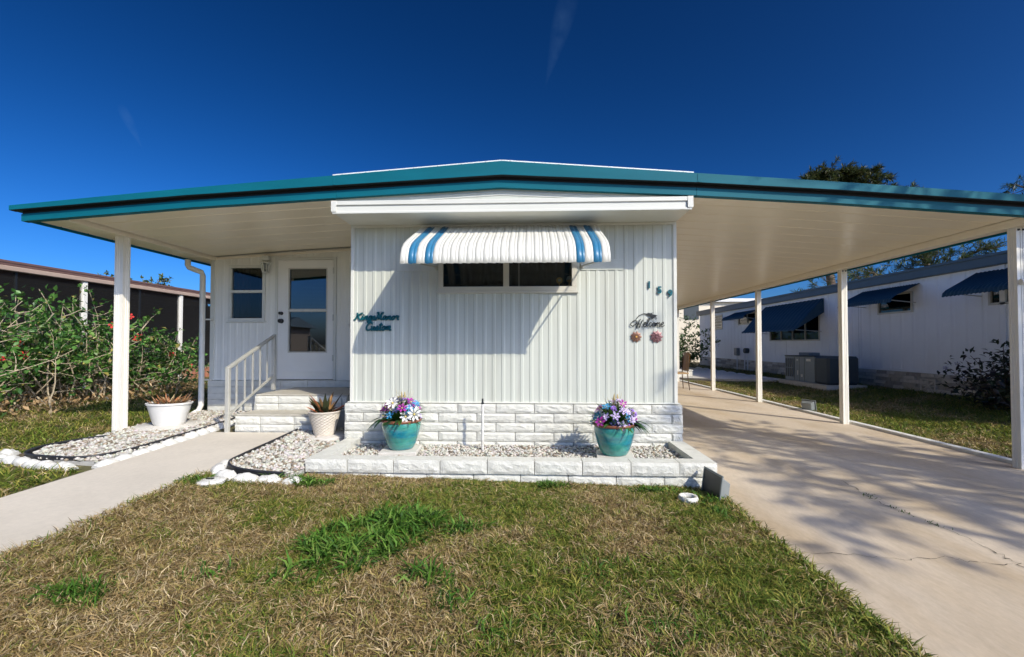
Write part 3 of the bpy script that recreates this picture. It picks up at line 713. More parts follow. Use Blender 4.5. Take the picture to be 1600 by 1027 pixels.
# lamp ornaments in the front window
lm = thing('window_lamp', (.37, WY + .07, 1.817), 'small brass lamp behind the right corner of the front window', 'lamp')
q = MB(); q.lathe([(0, .0), (.035, 0), (.032, .012), (.01, .02), (.009, .05), (.03, .055), (.034, .075), (.0, .076)], 16, (.41, WY + .07, 1.817)); q.build('lamp_base', M_brass, lm, smooth=40)
q = MB(); q.lathe([(.036, .08), (.022, .115), (0, .116)], 16, (.41, WY + .07, 1.817)); q.build('lamp_shade', M_awnw, lm, smooth=40)
q = MB(); q.tube([(.30, WY + .045, 1.885), (.30, WY + .055, 1.885)], .034, 18); dsk = q.build('brass_disc', M_brass, lm)
MB().tube([(.30, WY + .036, 1.885), (.30, WY + .0445, 1.885)], .014, 14).build('disc_centre', M_awnw, lm)
MB().tube([(.30, WY + .06, 1.818), (.30, WY + .06, 1.87)], .006, 8).build('stem', M_brass, lm)

# porch lantern
ln = thing('porch_lantern', (-3.93, PY - .1, 2.28), 'white wall lantern between the porch window and the door', 'lamp')
q = MB(); q.lathe([(0, 2.50), (.05, 2.50), (.06, 2.44), (.02, 2.43)], 14, (-3.93, PY - .10, 0)); q.box(-3.96, -3.90, PY - .03, PY - .0065, 2.40, 2.50); q.box(-3.945, -3.915, PY - .08, PY - .03, 2.46, 2.485); q.build('mount', M_trim, ln, smooth=40)
q = MB(); q.lathe([(.02, 2.435), (.085, 2.405), (.08, 2.395), (.0, 2.40)], 8, (-3.93, PY - .10, 0)); q.build('cap', M_trim, ln)
for k in range(8):
    a = 2 * math.pi * k / 8; q = MB(); q.bar((-3.93 + .075 * math.cos(a), PY - .1 + .075 * math.sin(a), 2.398), (-3.93 + .04 * math.cos(a), PY - .1 + .04 * math.sin(a), 2.262), .009, .009); q.build('cage_bar', M_trim, ln)
q = MB(); q.lathe([(0, 2.255), (.045, 2.258), (.045, 2.266), (0, 2.268)], 12, (-3.93, PY - .1, 0)); q.build('base_ring', M_trim, ln)
q = MB(); q.lathe([(.066, 2.392), (.035, 2.27)], 12, (-3.93, PY - .1, 0)); q.build('globe', M_glass, ln, smooth=True)
q = MB(); q.lathe([(0, 2.39), (.02, 2.38), (.03, 2.345), (.018, 2.31), (0, 2.305)], 12, (-3.93, PY - .1, 0)); q.build('bulb', M_frame, ln, smooth=True)

# ------------------------------------------------------------------ steps and rail
st = thing('front_steps', (-2.95, 5.7, .16), 'two white block steps leading up to the front door', 'steps')
SZ = .165
for (x0, x1, y0, y1, z0) in ((-3.49, -2.42, 5.24, 5.66, SZ), (-3.49, -2.30, 5.62, PY - .06, SZ + .195)):
    courses(st, x0, x1, y0, z0, 2, h=.0945, off0=.1)
    if z0 == SZ: box('core', M_mortar, st, x0 + .012, x1 - .012, y0 + .03, y1, z0 - .1, z0 + .187)
    else: box('core', M_mortar, st, x0 + .012, x1 - .012, y0 + .03, y1, z0 - .25, z0 + .187)
    for j in range(2):
        y = y0 + .02
        while y < y1 - .1:
            l = min(.40, y1 - y); place('block', random.choice(BLK), st, (x0, y + l, z0 + j * .0945), -math.pi / 2, (l / .40, 1, .96)); y += .406
    box('tread', M_tread, st, x0 + .004, x1 - .004, y0 + .012, y1, z0 + .1875, z0 + .206, .004)
hr = thing('handrail', (-3.5, 5.25, .16), 'pale metal stair handrail with thin balusters left of the steps', 'handrail')
A0, A1 = Vector((-3.55, 5.19, .165)), Vector((-3.55, 5.19, .93)); B0, B1 = Vector((-3.56, 6.15, .57)), Vector((-3.56, 6.15, 1.33))
for a, b in ((A0, A1), (B0, B1)): box('rail_post', M_alu, hr, a.x - .022, a.x + .022, a.y - .022, a.y + .022, a.z, b.z, .003)
MB().bar(A1 + Vector((0, -.01, -.015)), B1 + Vector((0, .02, -.008)), .046, .03).build('top_rail', M_alu, hr, .004)
L0, L1 = Vector((-3.55, 5.19, .36)), Vector((-3.56, 6.15, .77))
MB().bar(L0, L1, .024, .022).build('bottom_rail', M_alu, hr)
for k in range(1, 6):
    t = k / 6; a = L0.lerp(L1, t); b = A1.lerp(B1, t); box('baluster', M_alu, hr, a.x - .008, a.x + .008, a.y - .008, a.y + .008, a.z, b.z - .03)

# ------------------------------------------------------------------ planter bed of blocks
pb = thing('planter_bed', (-.2, 4.1, 0), 'low white block planter bed along the front wall', 'planter')
BY, BZ = 3.90, -.022
BXL, BXR = XL - .02, XR + .045
pxr = lambda y: BXR
CAP = [block_mesh(.406 - JT, .112, .15, 70 + s, .010) for s in range(4)]
x = BXL; k = 0
while x < BXR - .03:
    l = min(.37 if k == 0 else .406, BXR - x)
    place('cap_block', random.choice(CAP), pb, (x, BY + random.uniform(-.004, .004), BZ + .112), 0, ((l - .006) / (.406 - JT), 1, 1)); x += l; k += 1
x = BXL + .03; k = 0
while x < BXR - .05:
    l = min(.22 if k == 0 else .406, BXR - .02 - x)
    place('base_block', random.choice(CAP), pb, (x, BY + .022, BZ - .004), 0, ((l - .006) / (.406 - JT), 1, 1)); x += l; k += 1
for side in (0, 1):
    xx, rz = (BXR, math.pi / 2) if side else (BXL, -math.pi / 2)
    for j in range(2):
        for i in range(2):
            l = .365; y = BY + .155 + i * l
            place('cap_block' if j else 'base_block', random.choice(CAP), pb, (xx, y if side else y + l - .006, BZ - .004 + j * .116), rz, ((l - .006) / (.406 - JT), 1, 1))

# ------------------------------------------------------------------ pebbles
ICO_V, ICO_F = None, None
bm0 = bmesh.new(); bmesh.ops.create_icosphere(bm0, subdivisions=1, radius=1); ICO_V = np.array([v.co[:] for v in bm0.verts]); ICO_F = np.array([[v.index for v in f.verts] for f in bm0.faces]); bm0.free()
def pebbles(name, pts, sizes, parent=None, tint=(.54, .515, .45), dark=.12):
    n = len(pts); nv = len(ICO_V)
    V = ICO_V[None] * (1 + RNG.normal(0, .16, (n, nv, 1))) * sizes[:, None, None] * RNG.uniform(.65, 1.25, (n, 1, 3)) * np.array([1, 1, .72])
    a = RNG.uniform(0, 6.28, n); c, s = np.cos(a)[:, None], np.sin(a)[:, None]
    V = np.stack([V[..., 0] * c - V[..., 1] * s, V[..., 0] * s + V[..., 1] * c, V[..., 2]], -1) + pts[:, None, :]
    T = (ICO_F[None] + (np.arange(n) * nv)[:, None, None]).reshape(-1, 3)
    C = np.array(tint)[None] * RNG.uniform(.72, 1.12, (n, 1)) * (1 + RNG.normal(0, .04, (n, 3)))
    k = RNG.random(n) < dark; C[k] = np.array([.30, .24, .17]) * RNG.uniform(.5, 1.3, (k.sum(), 1)); C = np.clip(C, .01, .85)
    return tri_mesh(name, V.reshape(-1, 3), T, np.repeat(C, nv, 0), M_stone, parent)
def inpoly(x, y, poly):
    r = np.zeros(len(x), bool); j = len(poly) - 1
    for i in range(len(poly)):
        xi, yi = poly[i]; xj, yj = poly[j]
        r ^= ((yi > y) != (yj > y)) & (x < (xj - xi) * (y - yi) / (yj - yi + 1e-12) + xi); j = i
    return r
def scatter(poly, dens):
    p = np.array(poly); lo, hi = p.min(0), p.max(0); n = int((hi - lo).prod() * dens)
    x = RNG.uniform(lo[0], hi[0], n); y = RNG.uniform(lo[1], hi[1], n); k = inpoly(x, y, poly); return x[k], y[k]
GZ = .136
fillb = MB(); fillb.box(BXL + .14, BXR - .14, BY + .14, WY - .055, -.04, GZ - .012); fillb.build('soil_fill', M_mortar, pb)
x, y = scatter([(BXL + .15, BY + .15), (BXR - .15, BY + .15), (BXR - .15, WY - .06), (BXL + .15, WY - .06)], 2900)
g = pebbles('gravel', np.stack([x, y, GZ + RNG.uniform(-.012, .012, len(x))], 1), RNG.uniform(.008, .019, len(x)), dark=.16); tag(g, 'white pebbles filling the planter bed under the window', 'gravel', kind='stuff')
# left gravel strip and middle gravel corner
LB = [(-3.79, 3.86), (-3.86, 5.1), (-4.0, 6.55), (-4.86, 6.55), (-4.88, 5.4), (-4.74, 4.7), (-4.78, 4.25), (-4.55, 3.98), (-4.15, 3.88)]
MBD = [(-2.60, 3.80), (-2.66, 4.6), (-2.72, 5.22), (-2.42, 5.24), (-2.30, 5.62), (-2.04, 5.62), (-2.04, 4.80), (BXL - .02, 4.78), (BXL - .02, 3.72), (-2.3, 3.68), (-2.48, 3.71)]
bedm = {}
for nm, poly, lab in (('gravel', LB, 'white stones of the gravel strip left of the walkway'), ('gravel', MBD, 'white stones between the walkway and the planter bed')):
    q = MB(); cz = [gz(px, py) + .028 for px, py in poly]
    q.add([(px, py, gz(px, py) + .034) for px, py in poly] + [(px, py, -.05) for px, py in poly], [tuple(range(len(poly)))] + [(i, i + len(poly), (i + 1) % len(poly) + len(poly), (i + 1) % len(poly)) for i in range(len(poly))])
    tag(q.build('gravel_base', M_mortar), kind='structure')
    x, y = scatter(poly, 2100)
    g = pebbles(nm, np.stack([x, y, ground_z(x, y) + .045 + RNG.uniform(-.01, .012, len(x))], 1), RNG.uniform(.009, .024, len(x)), dark=.2); tag(g, lab, 'gravel', kind='stuff')
def edging(pts, label):
    c = catmull(pts, 6); q = MB(); V = []
    for i, p in enumerate(c):
        d = (c[min(i + 1, len(c) - 1)] - c[max(i - 1, 0)]).normalized(); n = Vector((-d.y, d.x, 0)) * .006; z = gz(p.x, p.y)
        V += [(p.x - n.x, p.y - n.y, z - .02), (p.x - n.x, p.y - n.y, z + .062), (p.x + n.x, p.y + n.y, z + .062), (p.x + n.x, p.y + n.y, z - .02)]
    F = []
    for i in range(len(c) - 1):
        for k in range(4): F.append((4 * i + k, 4 * i + (k + 1) % 4, 4 * i + 4 + (k + 1) % 4, 4 * i + 4 + k))
    q.add(V, F); o = thing('garden_edging', (c[0].x, c[0].y, gz(c[0].x, c[0].y)), label, 'edging'); q.build('strip', M_edge, o)
    q = MB(); q.tube([(p.x, p.y, gz(p.x, p.y) + .062) for p in c], .011, 8); q.build('round_top', M_edge, o, smooth=60)
edging([(-3.96, 6.1), (-3.90, 5.4), (-3.86, 4.8), (-3.84, 4.2), (-3.98, 3.92), (-4.30, 3.92), (-4.66, 4.02), (-4.80, 4.26), (-4.76, 4.55), (-4.62, 4.78)], 'black plastic edging curving round the left gravel strip')
edging([(-2.73, 5.22), (-2.68, 4.70), (-2.64, 4.10), (-2.60, 3.84), (-2.47, 3.70), (-2.25, 3.66), (-2.03, 3.68)], 'black plastic edging curving between walkway and planter bed')
def edge_stone(L, seed):
    rnd = random.Random(seed); q = MB(); n = 9; V = []
    pr = [(-.06, 0), (-.058, .022), (-.04, .045), (-.008, .06), (.03, .058), (.05, .04), (.055, 0)]
    for i in range(n + 1):
        t = i / n * 2 - 1; s = max(.22, (1 - abs(t) ** 2.2)) ** .55
        for y, z in pr: V.append((t * L / 2, y * (.6 + .4 * s), z * s * (1 + rnd.uniform(-.16, .16))))
    k = len(pr)
    q.add(V, [(i * k + j, (i + 1) * k + j, (i + 1) * k + j + 1, i * k + j + 1) for i in range(n) for j in range(k - 1)] + [tuple(range(k)), tuple(range(n * k + k - 1, n * k - 1, -1))])
    me = q.mesh('edging_stone', smooth=70); me.materials.append(M_white); return me
ES = [edge_stone(.20, s) for s in range(6)]
ORD = 'first second third fourth fifth sixth seventh eighth ninth tenth eleventh twelfth thirteenth fourteenth fifteenth sixteenth'.split()
def stone_row(pts, label, grp, step=.185):
    num = 0
    c = catmull(pts, 12); L = [0]
    for i in range(1, len(c)): L.append(L[-1] + (c[i] - c[i - 1]).length)
    d = step / 2
    while d < L[-1]:
        i = max(k for k in range(len(L)) if L[k] <= d); i = min(i, len(c) - 2); t = (d - L[i]) / max(L[i + 1] - L[i], 1e-6); p = c[i].lerp(c[i + 1], t); dv = c[i + 1] - c[i]
        o = place('edging_stone', random.choice(ES), None, (p.x, p.y, gz(p.x, p.y) + .002), math.atan2(dv.y, dv.x) + random.uniform(-.06, .06), (1, 1, random.uniform(.85, 1.12)))
        tag(o, label % ORD[num], 'edging stone', grp); num += 1; d += step * random.uniform(.96, 1.05)
stone_row([(-3.73, 3.78), (-3.77, 4.5), (-3.82, 5.0), (-3.88, 5.7), (-3.90, 5.95)], '%s white edging stone beside the walkway, counted from the lawn end', 'edging stones beside the walkway')
stone_row([(-3.90, 3.72), (-4.3, 3.80), (-4.62, 3.92), (-4.92, 4.02), (-5.0, 4.2)], '%s white edging stone across the left strip front, counted from the walkway', 'edging stones at the left strip front')
stone_row([(-2.66, 3.98), (-2.66, 3.80), (-2.52, 3.62), (-2.30, 3.575), (-2.0, 3.60), (-1.9, 3.62)], '%s white edging stone round the corner right of the walkway, counted from the walkway', 'edging stones right of the walkway')
# round white cap in the lawn
cp = thing('cleanout_cap', (-2.49, 3.46, gz(-2.49, 3.46)), 'round white cap lying in the lawn by the walkway', 'cap')
q = MB(); z = gz(-2.49, 3.46); q.lathe([(0, 0), (.095, 0), (.1, .02), (.09, .03), (.06, .034), (0, .034)], 24, (-2.49, 3.46, z)); q.build('disc', M_white, cp, smooth=50)
q = MB(); q.box(-2.53, -2.47, 3.452, 3.468, z + .0345, z + .042); q.build('slot', M_hood, cp)

# ------------------------------------------------------------------ pots
def slab(x, y, z, w, rz, label):
    q = MB(); c, s = math.cos(rz), math.sin(rz); p = []
    for zz in (z, z + .045):
        for i, j in ((-1, -1), (1, -1), (1, 1), (-1, 1)): p.append((x + w / 2 * (i * c - j * s), y + w / 2 * (i * s + j * c), zz))
    q.hexa(p); o = q.build('paver', M_slab, None, .006); tag(o, label, 'paver')
def disc(x, y, z, r, label):
    q = MB(); q.lathe([(0, 0), (r, 0), (r, .03), (r - .01, .036), (0, .036)], 28, (x, y, z)); o = q.build('stepping_stone', M_slab, None, smooth=40); tag(o, label, 'stepping stone')
def teal_pot(x, y, z, label):
    t = thing('flower_pot', (x, y, z), label, 'pot', 'teal pots')
    P = [(0, 0), (.112, 0), (.125, .015), (.145, .06), (.168, .13), (.185, .20), (.190, .235), (.186, .262)]
    q = MB(); q.lathe(P, 40, (x, y, z)); q.build('bowl', M_pot, t, smooth=60)
    q = MB(); q.lathe([(.186, .2625), (.196, .270), (.200, .282), (.194, .292), (.178, .290), (.170, .275), (.172, .20)], 40, (x, y, z)); q.build('rim', M_rim, t, smooth=60)
    q = MB(); q.lathe([(.174, .255), (0, .265)], 24, (x, y, z)); q.build('soil', M_earth, t)
def petal_flower(q, C, c, nrm, r, n, col, cc, cup=.25):
    nrm = Vector(nrm).normalized(); u = nrm.orthogonal().normalized(); v = nrm.cross(u); ph = random.random() * 6
    for k in range(n):
        a = ph + 2 * math.pi * k / n; d = u * math.cos(a) + v * math.sin(a); e = nrm.cross(d); wd = r * 2.3 / n
        f = random.uniform(.8, 1.1)
        q.add([c + d * r * .1, c + d * r * .6 * f + e * wd * .6 + nrm * r * cup * .7, c + d * r * f + nrm * r * cup * random.uniform(.2, 1.1), c + d * r * .6 * f - e * wd * .6 + nrm * r * cup * .7, c + d * r * .55 * f + nrm * r * cup * .25], [(0, 4, 1), (1, 4, 2), (2, 4, 3), (3, 4, 0)])
        k2 = random.uniform(.75, 1.15)
        C += [tuple(x * .6 * k2 for x in col)] + [tuple(x * k2 for x in col)] * 3 + [tuple(x * .85 * k2 for x in col)]
    b = len(q.v); q.tube([c, c + nrm * r * .14], [r * .14, r * .10], 6); C += [cc] * (len(q.v) - b)
def col_build(q, C, name, m, parent):
    T = []
    for f in q.f:
        for i in range(1, len(f) - 1): T.append((f[0], f[i], f[i + 1]))
    return tri_mesh(name, np.array(q.v), np.array(T), np.array(C), m, parent)
FLC = {'violet': ((.22, .10, .48), (.75, .6, .1)), 'magenta': ((.42, .035, .34), (.6, .5, .2)), 'white': ((.78, .78, .74), (.7, .55, .15)), 'blue': ((.03, .26, .48), (.5, .6, .7)), 'navy': ((.02, .03, .12), (.1, .1, .3)), 'lilac': ((.50, .42, .68), (.5, .2, .5)), 'pink': ((.55, .12, .42), (.8, .7, .3))}
def leaf(q, C, a, d, L, wd, col, droop=.4, n=4, fold=.3):
    a = Vector(a); d = Vector(d).normalized(); s = d.cross(Vector((0, 0, 1)));
    if s.length < .05: s = Vector((1, 0, 0))
    s.normalize(); V = []; p = a.copy(); dd = d.copy()
    for i in range(n + 1):
        t = i / n; w_ = wd * math.sin(math.pi * (.08 + .92 * t) ** .75) * .5 if i < n else 0
        up = s.cross(dd).normalized()
        V += [p - s * w_ + up * w_ * fold, p.copy(), p + s * w_ + up * w_ * fold]
        p = p + dd * (L / n); dd = (dd + Vector((0, 0, -droop / n))).normalized()
    F = []
    for i in range(n): F += [(3 * i, 3 * i + 1, 3 * i + 4, 3 * i + 3), (3 * i + 1, 3 * i + 2, 3 * i + 5, 3 * i + 4)]
    q.add(V, F); k = random.uniform(.7, 1.25); C += [tuple(x * k for x in col)] * len(V)
def bouquet(x, y, z, seed, mix, label, side_leaf):
    random.seed(seed); t = thing('flower_bouquet', (x, y, z), label, 'flowers', 'bouquets in the teal pots')
    items = []
    for k in range(54):
        a = random.random() * 6.283; ph = math.acos(1 - random.random() * 1.02); rr = random.uniform(.82, 1.05)
        d = Vector((math.sin(ph) * math.cos(a), math.sin(ph) * math.sin(a), max(math.cos(ph), .0)))
        c = Vector((x + d.x * .205 * rr, y + d.y * .19 * rr, z + .02 + d.z * .205 * rr))
        if any((c - o).length < .036 for o in items): continue
        items.append(c); kind = random.choice(mix); q = MB(); C = []
        r = random.uniform(.042, .064) * (1.3 if kind == 'white' else 1); col, cc = FLC[kind]
        nr = (d + Vector((random.uniform(-.3, .3), random.uniform(-.5, .1), random.uniform(-.1, .4))))
        petal_flower(q, C, c, nr, r, 8 if kind == 'white' else random.choice((5, 6)), col, cc)
        if kind in ('blue', 'lilac', 'violet'):
            petal_flower(q, C, c + nr.normalized() * .012, nr, r * .6, 5, tuple(min(.9, v * 1.4 + .05) for v in col), cc)
        col_build(q, C, 'flower', M_col, t)
    q = MB(); C = []
    for k in range(110):
        a = random.random() * 6.283; e = random.uniform(.0, 1.3); d = Vector((math.cos(a) * math.cos(e), math.sin(a) * math.cos(e), math.sin(e)))
        leaf(q, C, (x + d.x * .05, y + d.y * .05, z + .01), d, random.uniform(.16, .27), random.uniform(.03, .05), random.choice(((.04, .13, .025), (.09, .20, .03), (.03, .09, .03))), .6)
    for k in range(14):
        d = Vector((side_leaf + random.uniform(-.4, .4), random.uniform(-.8, -.1), random.uniform(.1, .5))); leaf(q, C, (x + side_leaf * .1, y - .05, z + .02), d, random.uniform(.16, .28), .03, (.035, .11, .035), 1.6, 6)
    col_build(q, C, 'leaves', M_leafc, t)
    q = MB(); C = []
    for k in range(26):
        a = random.random() * 6.283; e = random.uniform(.7, 1.4); d = Vector((math.cos(a) * math.cos(e), math.sin(a) * math.cos(e), math.sin(e)))
        p = Vector((x, y, z + .05)); b = len(q.v); q.tube([p + d * .1, p + d * .17, p + d * random.uniform(.2, .29)], [.002, .0016, .001], 4); C += [(.40, .36, .22)] * (len(q.v) - b)
    for sx in (.0, .03):
        b = len(q.v); q.tube([(x + sx, y, z + .2), (x + sx, y, z + .24), (x + sx, y, z + .29)], [.006, .012, .004], 6); C += [(.42, .33, .15)] * (len(q.v) - b)
    q2 = col_build(q, C, 'grass_spray', M_col, t)
    random.seed(seed + 1)
slab(-1.29, 4.46, GZ - .008, .36, .08, 'square concrete paver under the left teal pot')
slab(.775, 4.30, GZ - .008, .34, -.12, 'square concrete paver under the right teal pot')
teal_pot(-1.285, 4.47, GZ + .038, 'teal glazed pot on the left half of the planter bed')
teal_pot(.775, 4.32, GZ + .038, 'teal glazed pot on the right half of the planter bed')
bouquet(-1.285, 4.47, GZ + .305, 5, ['magenta', 'magenta', 'blue', 'white', 'navy', 'lilac', 'violet', 'magenta', 'white'], 'magenta, blue and white flowers in the left teal pot', -1.0)
bouquet(.775, 4.32, GZ + .305, 8, ['violet', 'lilac', 'lilac', 'white', 'magenta', 'navy', 'violet', 'blue', 'magenta'], 'violet, lilac and magenta flowers in the right teal pot', 1.0)
# pipe stake in the planter
pk = thing('sprinkler_riser', (-.49, 4.56, GZ - .02), 'thin white pipe with dark nozzle standing in the planter bed', 'pipe')
q = MB(); q.tube([(-.49, 4.56, GZ - .02), (-.49, 4.56, .60)], .0125, 10); q.build('pipe', M_white, pk, smooth=50)
q = MB(); q.tube([(-.49, 4.56, .60), (-.49, 4.56, .615), (-.49, 4.56, .617), (-.49, 4.56, .655)], [.015, .015, .010, .009], 10); q.build('nozzle', M_hood, pk, smooth=50)
# oval white pot, left
def spiky(x, y, z, r, n, cols, label, L=(.10, .2), wd=.028, seed=3, cat='plant', lift=(.3, 1.2)):
    random.seed(seed); t = thing('potted_succulent', (x, y, z), label, cat); q = MB(); C = []
    for k in range(n):
        a = random.random() * 6.283; e = random.uniform(*lift); rr = random.uniform(0, r); d = Vector((math.cos(a) * math.cos(e), math.sin(a) * math.cos(e), math.sin(e)))
        leaf(q, C, (x + rr * math.cos(a), y + rr * math.sin(a) * .8, z), d, random.uniform(*L), wd * random.uniform(.7, 1.2), random.choice(cols), random.uniform(-.3, .7), 4, .7)
    col_build(q, C, 'leaves', M_leafc, t); return t
zl = gz(-4.44, 5.42) + .05
disc(-4.44, 5.42, zl - .018, .34, 'round white stepping stone under the oval white pot')
t = thing('planter_pot', (-4.44, 5.42, zl + .018), 'oval white planter pot on the left gravel strip', 'pot')
q = MB(); q.lathe([(0, 0), (.16, 0), (.175, .02), (.215, .16), (.238, .245), (.252, .25), (.254, .268), (.24, .272), (.225, .25), (.20, .2)], 36, (-4.44, 5.42, zl + .018), .85); q.build('bowl', M_potw, t, smooth=40)
q = MB(); q.lathe([(.228, .235), (0, .245)], 24, (-4.44, 5.42, zl + .018), .85); q.build('soil', M_earth, t)
spiky(-4.44, 5.42, zl + .26, .19, 90, [(.36, .15, .06), (.45, .25, .13), (.30, .13, .06), (.40, .30, .15)], 'dry orange-brown succulent in the oval white pot', (.07, .17), .022, 3)
# wicker pot by the steps
zl = gz(-2.33, 5.06) + .05
disc(-2.31, 5.05, zl - .018, .24, 'round grey stepping stone under the woven pot')
t = thing('planter_pot', (-2.33, 5.05, zl + .018), 'tapered beige woven-look pot at the house corner by the steps', 'pot')
q = MB(); n = 64
pr = [(.10, 0), (.105, .005)] + [(.105 + .062 * (i / 14), .01 + i * .0165) for i in range(15)] + [(.176, .25), (.18, .262), (.172, .268), (.16, .25)]
b = len(q.v)
for i, (r, zz) in enumerate(pr):
    for k in range(n):
        a = 2 * math.pi * k / n; wv = .0035 * ((1 if (k // 2 + i) % 2 else -1)) if 1 < i < 17 else 0
        q.v.append((-2.33 + (r + wv) * math.cos(a), 5.05 + (r + wv) * math.sin(a), zl + .018 + zz))
for i in range(len(pr) - 1):
    for k in range(n): q.f.append((b + i * n + k, b + i * n + (k + 1) % n, b + (i + 1) * n + (k + 1) % n, b + (i + 1) * n + k))
q.f.append(tuple(b + k for k in reversed(range(n))))
q.build('bowl', M_wick, t)
q = MB(); q.lathe([(.158, .235), (0, .245)], 24, (-2.33, 5.05, zl + .018)); q.build('soil', M_earth, t)
spiky(-2.33, 5.05, zl + .26, .11, 34, [(.50, .17, .08), (.42, .12, .05), (.10, .07, .035), (.36, .20, .08), (.06, .07, .03)], 'orange and dark spiky aloe in the woven pot', (.14, .27), .045, 14, lift=(.35, 1.3))

# ------------------------------------------------------------------ tilted ground hoods and ring
def hood(x, y, z, rz, tilt, s, label):
    t = thing('ground_hood', (x, y, z), label, 'ground hood')
    W, H, D = .15 * s, .25 * s, .10 * s
    q = MB(); fw = .016
    q.box(-W, W, 0, .012, 0, fw); q.box(-W, W, 0, .012, H - fw, H); q.box(-W, -W + fw, 0, .012, fw, H - fw); q.box(W - fw, W, 0, .012, fw, H - fw)
    me1 = q.mesh('frame', bevel=.002); me1.materials.append(M_grey)
    q = MB(); q.hexa([(-W + fw, .008, fw), (W - fw, .008, fw), (W * .7, D, .03), (-W * .7, D, .03), (-W + fw, .008, H - fw), (W - fw, .008, H - fw), (W * .7, D, H * .75), (-W * .7, D, H * .75)])
    me2 = q.mesh('shell', bevel=.006); me2.materials.append(M_grey)
    q = MB(); q.box(-W + fw, W - fw, .0035, .0075, fw, H - fw); me3 = q.mesh('face', bevel=0); me3.materials.append(M_hood)
    for n_, me in (('frame', me1), ('shell', me2), ('face', me3)):
        o = bpy.data.objects.new(n_, me); link(o, t); o.rotation_euler = (tilt, 0, rz)
hood(1.405, 3.70, -.05, R(-84), R(-8), .98, 'dark grey hooded box leaning at the right corner of the planter bed')
hood(4.97, 8.38, .0, R(115), R(-8), .85, 'small grey hooded box on the lawn beyond the driveway')
rg = thing('white_ring', (1.20, 3.58, -.03), 'small white ring cup lying in the grass by the planter corner', 'cup')
q = MB(); q.lathe([(.05, 0), (.068, .0), (.075, .025), (.066, .045), (.052, .042), (.045, .02), (.05, 0)], 24, (1.20, 3.57, -.005)); q.build('ring', M_white, rg, smooth=60)
q = MB(); q.lathe([(0, .012), (.048, .012)], 20, (1.20, 3.57, -.005)); q.build('cup_bottom', M_hood, rg)
# ------------------------------------------------------------------ neighbour home on the right
NX = 8.30; NZ0, NZ1, NZ2 = .17, .62, 2.60
nh = thing('neighbour_home', (10, 14, .17), 'long white neighbouring mobile home with blue awnings beyond the carport', 'house')
nm = lambda u, d, z: (NX - d, u, z)
NWIN = [(20.1, 21.2, 1.84, 2.5), (17.1, 18.6, 1.95, 2.40), (13.45, 16.2, 1.30, 2.42), (10.25, 11.25, 1.90, 2.36), (7.2, 8.6, 1.9, 2.36)]
ysp = [4.6, 8.34, 11.9, 15.2, 18.9, 22.8]
for i in range(len(ysp) - 1):
    siding(nm, ysp[i] + .003, ysp[i + 1] - .003, NZ1, NZ2 + .02, pitch=.31, rib=.010, holes=NWIN, flat=.12).build('siding_panel', M_nsid, nh)
box('corner_trim', M_nsid, nh, NX - .03, NX + .01, 8.30, 8.40, NZ1, NZ2, .003)
box('end_wall', M_nsid, nh, NX + .01, NX + 3.6, 22.75, 22.8, .2, 2.7); box('end_wall', M_nsid, nh, NX + .01, NX + 3.6, 4.6, 4.65, .2, 2.7)
box('base_flashing', M_nsid, nh, NX - .05, NX - .012, 4.6, 22.8, NZ1 - .03, NZ1 + .01)
q = MB()
q.box(NX - .12, NX + .02, 4.5, 22.95, NZ2, NZ2 + .20); q.build('fascia', M_nroof, nh, .01)
box('drip_edge', M_nroof, nh, NX - .15, NX - .121, 4.5, 22.95, NZ2 + .165, NZ2 + .215, .004)
q = MB(); q.hexa([(NX - .10, 4.5, NZ2 + .202), (NX + 3.6, 4.5, NZ2 + .202), (NX + 3.6, 22.95, NZ2 + .202), (NX - .10, 22.95, NZ2 + .202), (NX - .10, 4.5, NZ2 + .215), (NX + 1.8, 4.5, NZ2 + .42), (NX + 1.8, 22.95, NZ2 + .42), (NX - .10, 22.95, NZ2 + .215)]); q.build('roof', M_roofw, nh)
box('room_lining', M_dark, nh, NX + .25, NX + .3, 4.8, 22.6, .7, 2.6)
for (y0, y1, z0, z1) in NWIN:
    q = MB(); fw = .04
    q.box(NX - .03, NX + .03, y0, y1, z0, z0 + fw); q.box(NX - .03, NX + .03, y0, y1, z1 - fw, z1); q.box(NX - .029, NX + .03, y0, y0 + fw, z0 + fw, z1 - fw); q.box(NX - .029, NX + .03, y1 - fw, y1, z0 + fw, z1 - fw)
    wo = q.build('window', M_frame, nh); nsp = max(1, round((y1 - y0) / .75))
    for k in range(nsp):
        a = y0 + fw + (y1 - y0 - 2 * fw) * k / nsp; b = y0 + fw + (y1 - y0 - 2 * fw) * (k + 1) / nsp
        box('pane', M_glass, wo, NX + .004, NX + .008, a + .01, b - .01, z0 + fw, z1 - fw)
        if k: box('mullion', M_frame, wo, NX - .028, NX + .03, a - .0095, a + .0095, z0 + fw, z1 - fw)
    if y0 > 20:
        for k in range(1, 5): box('louvre_bar', M_frame, wo, NX - .024, NX - .003, y0 + fw, y1 - fw, z0 + k * .13, z0 + k * .13 + .012)
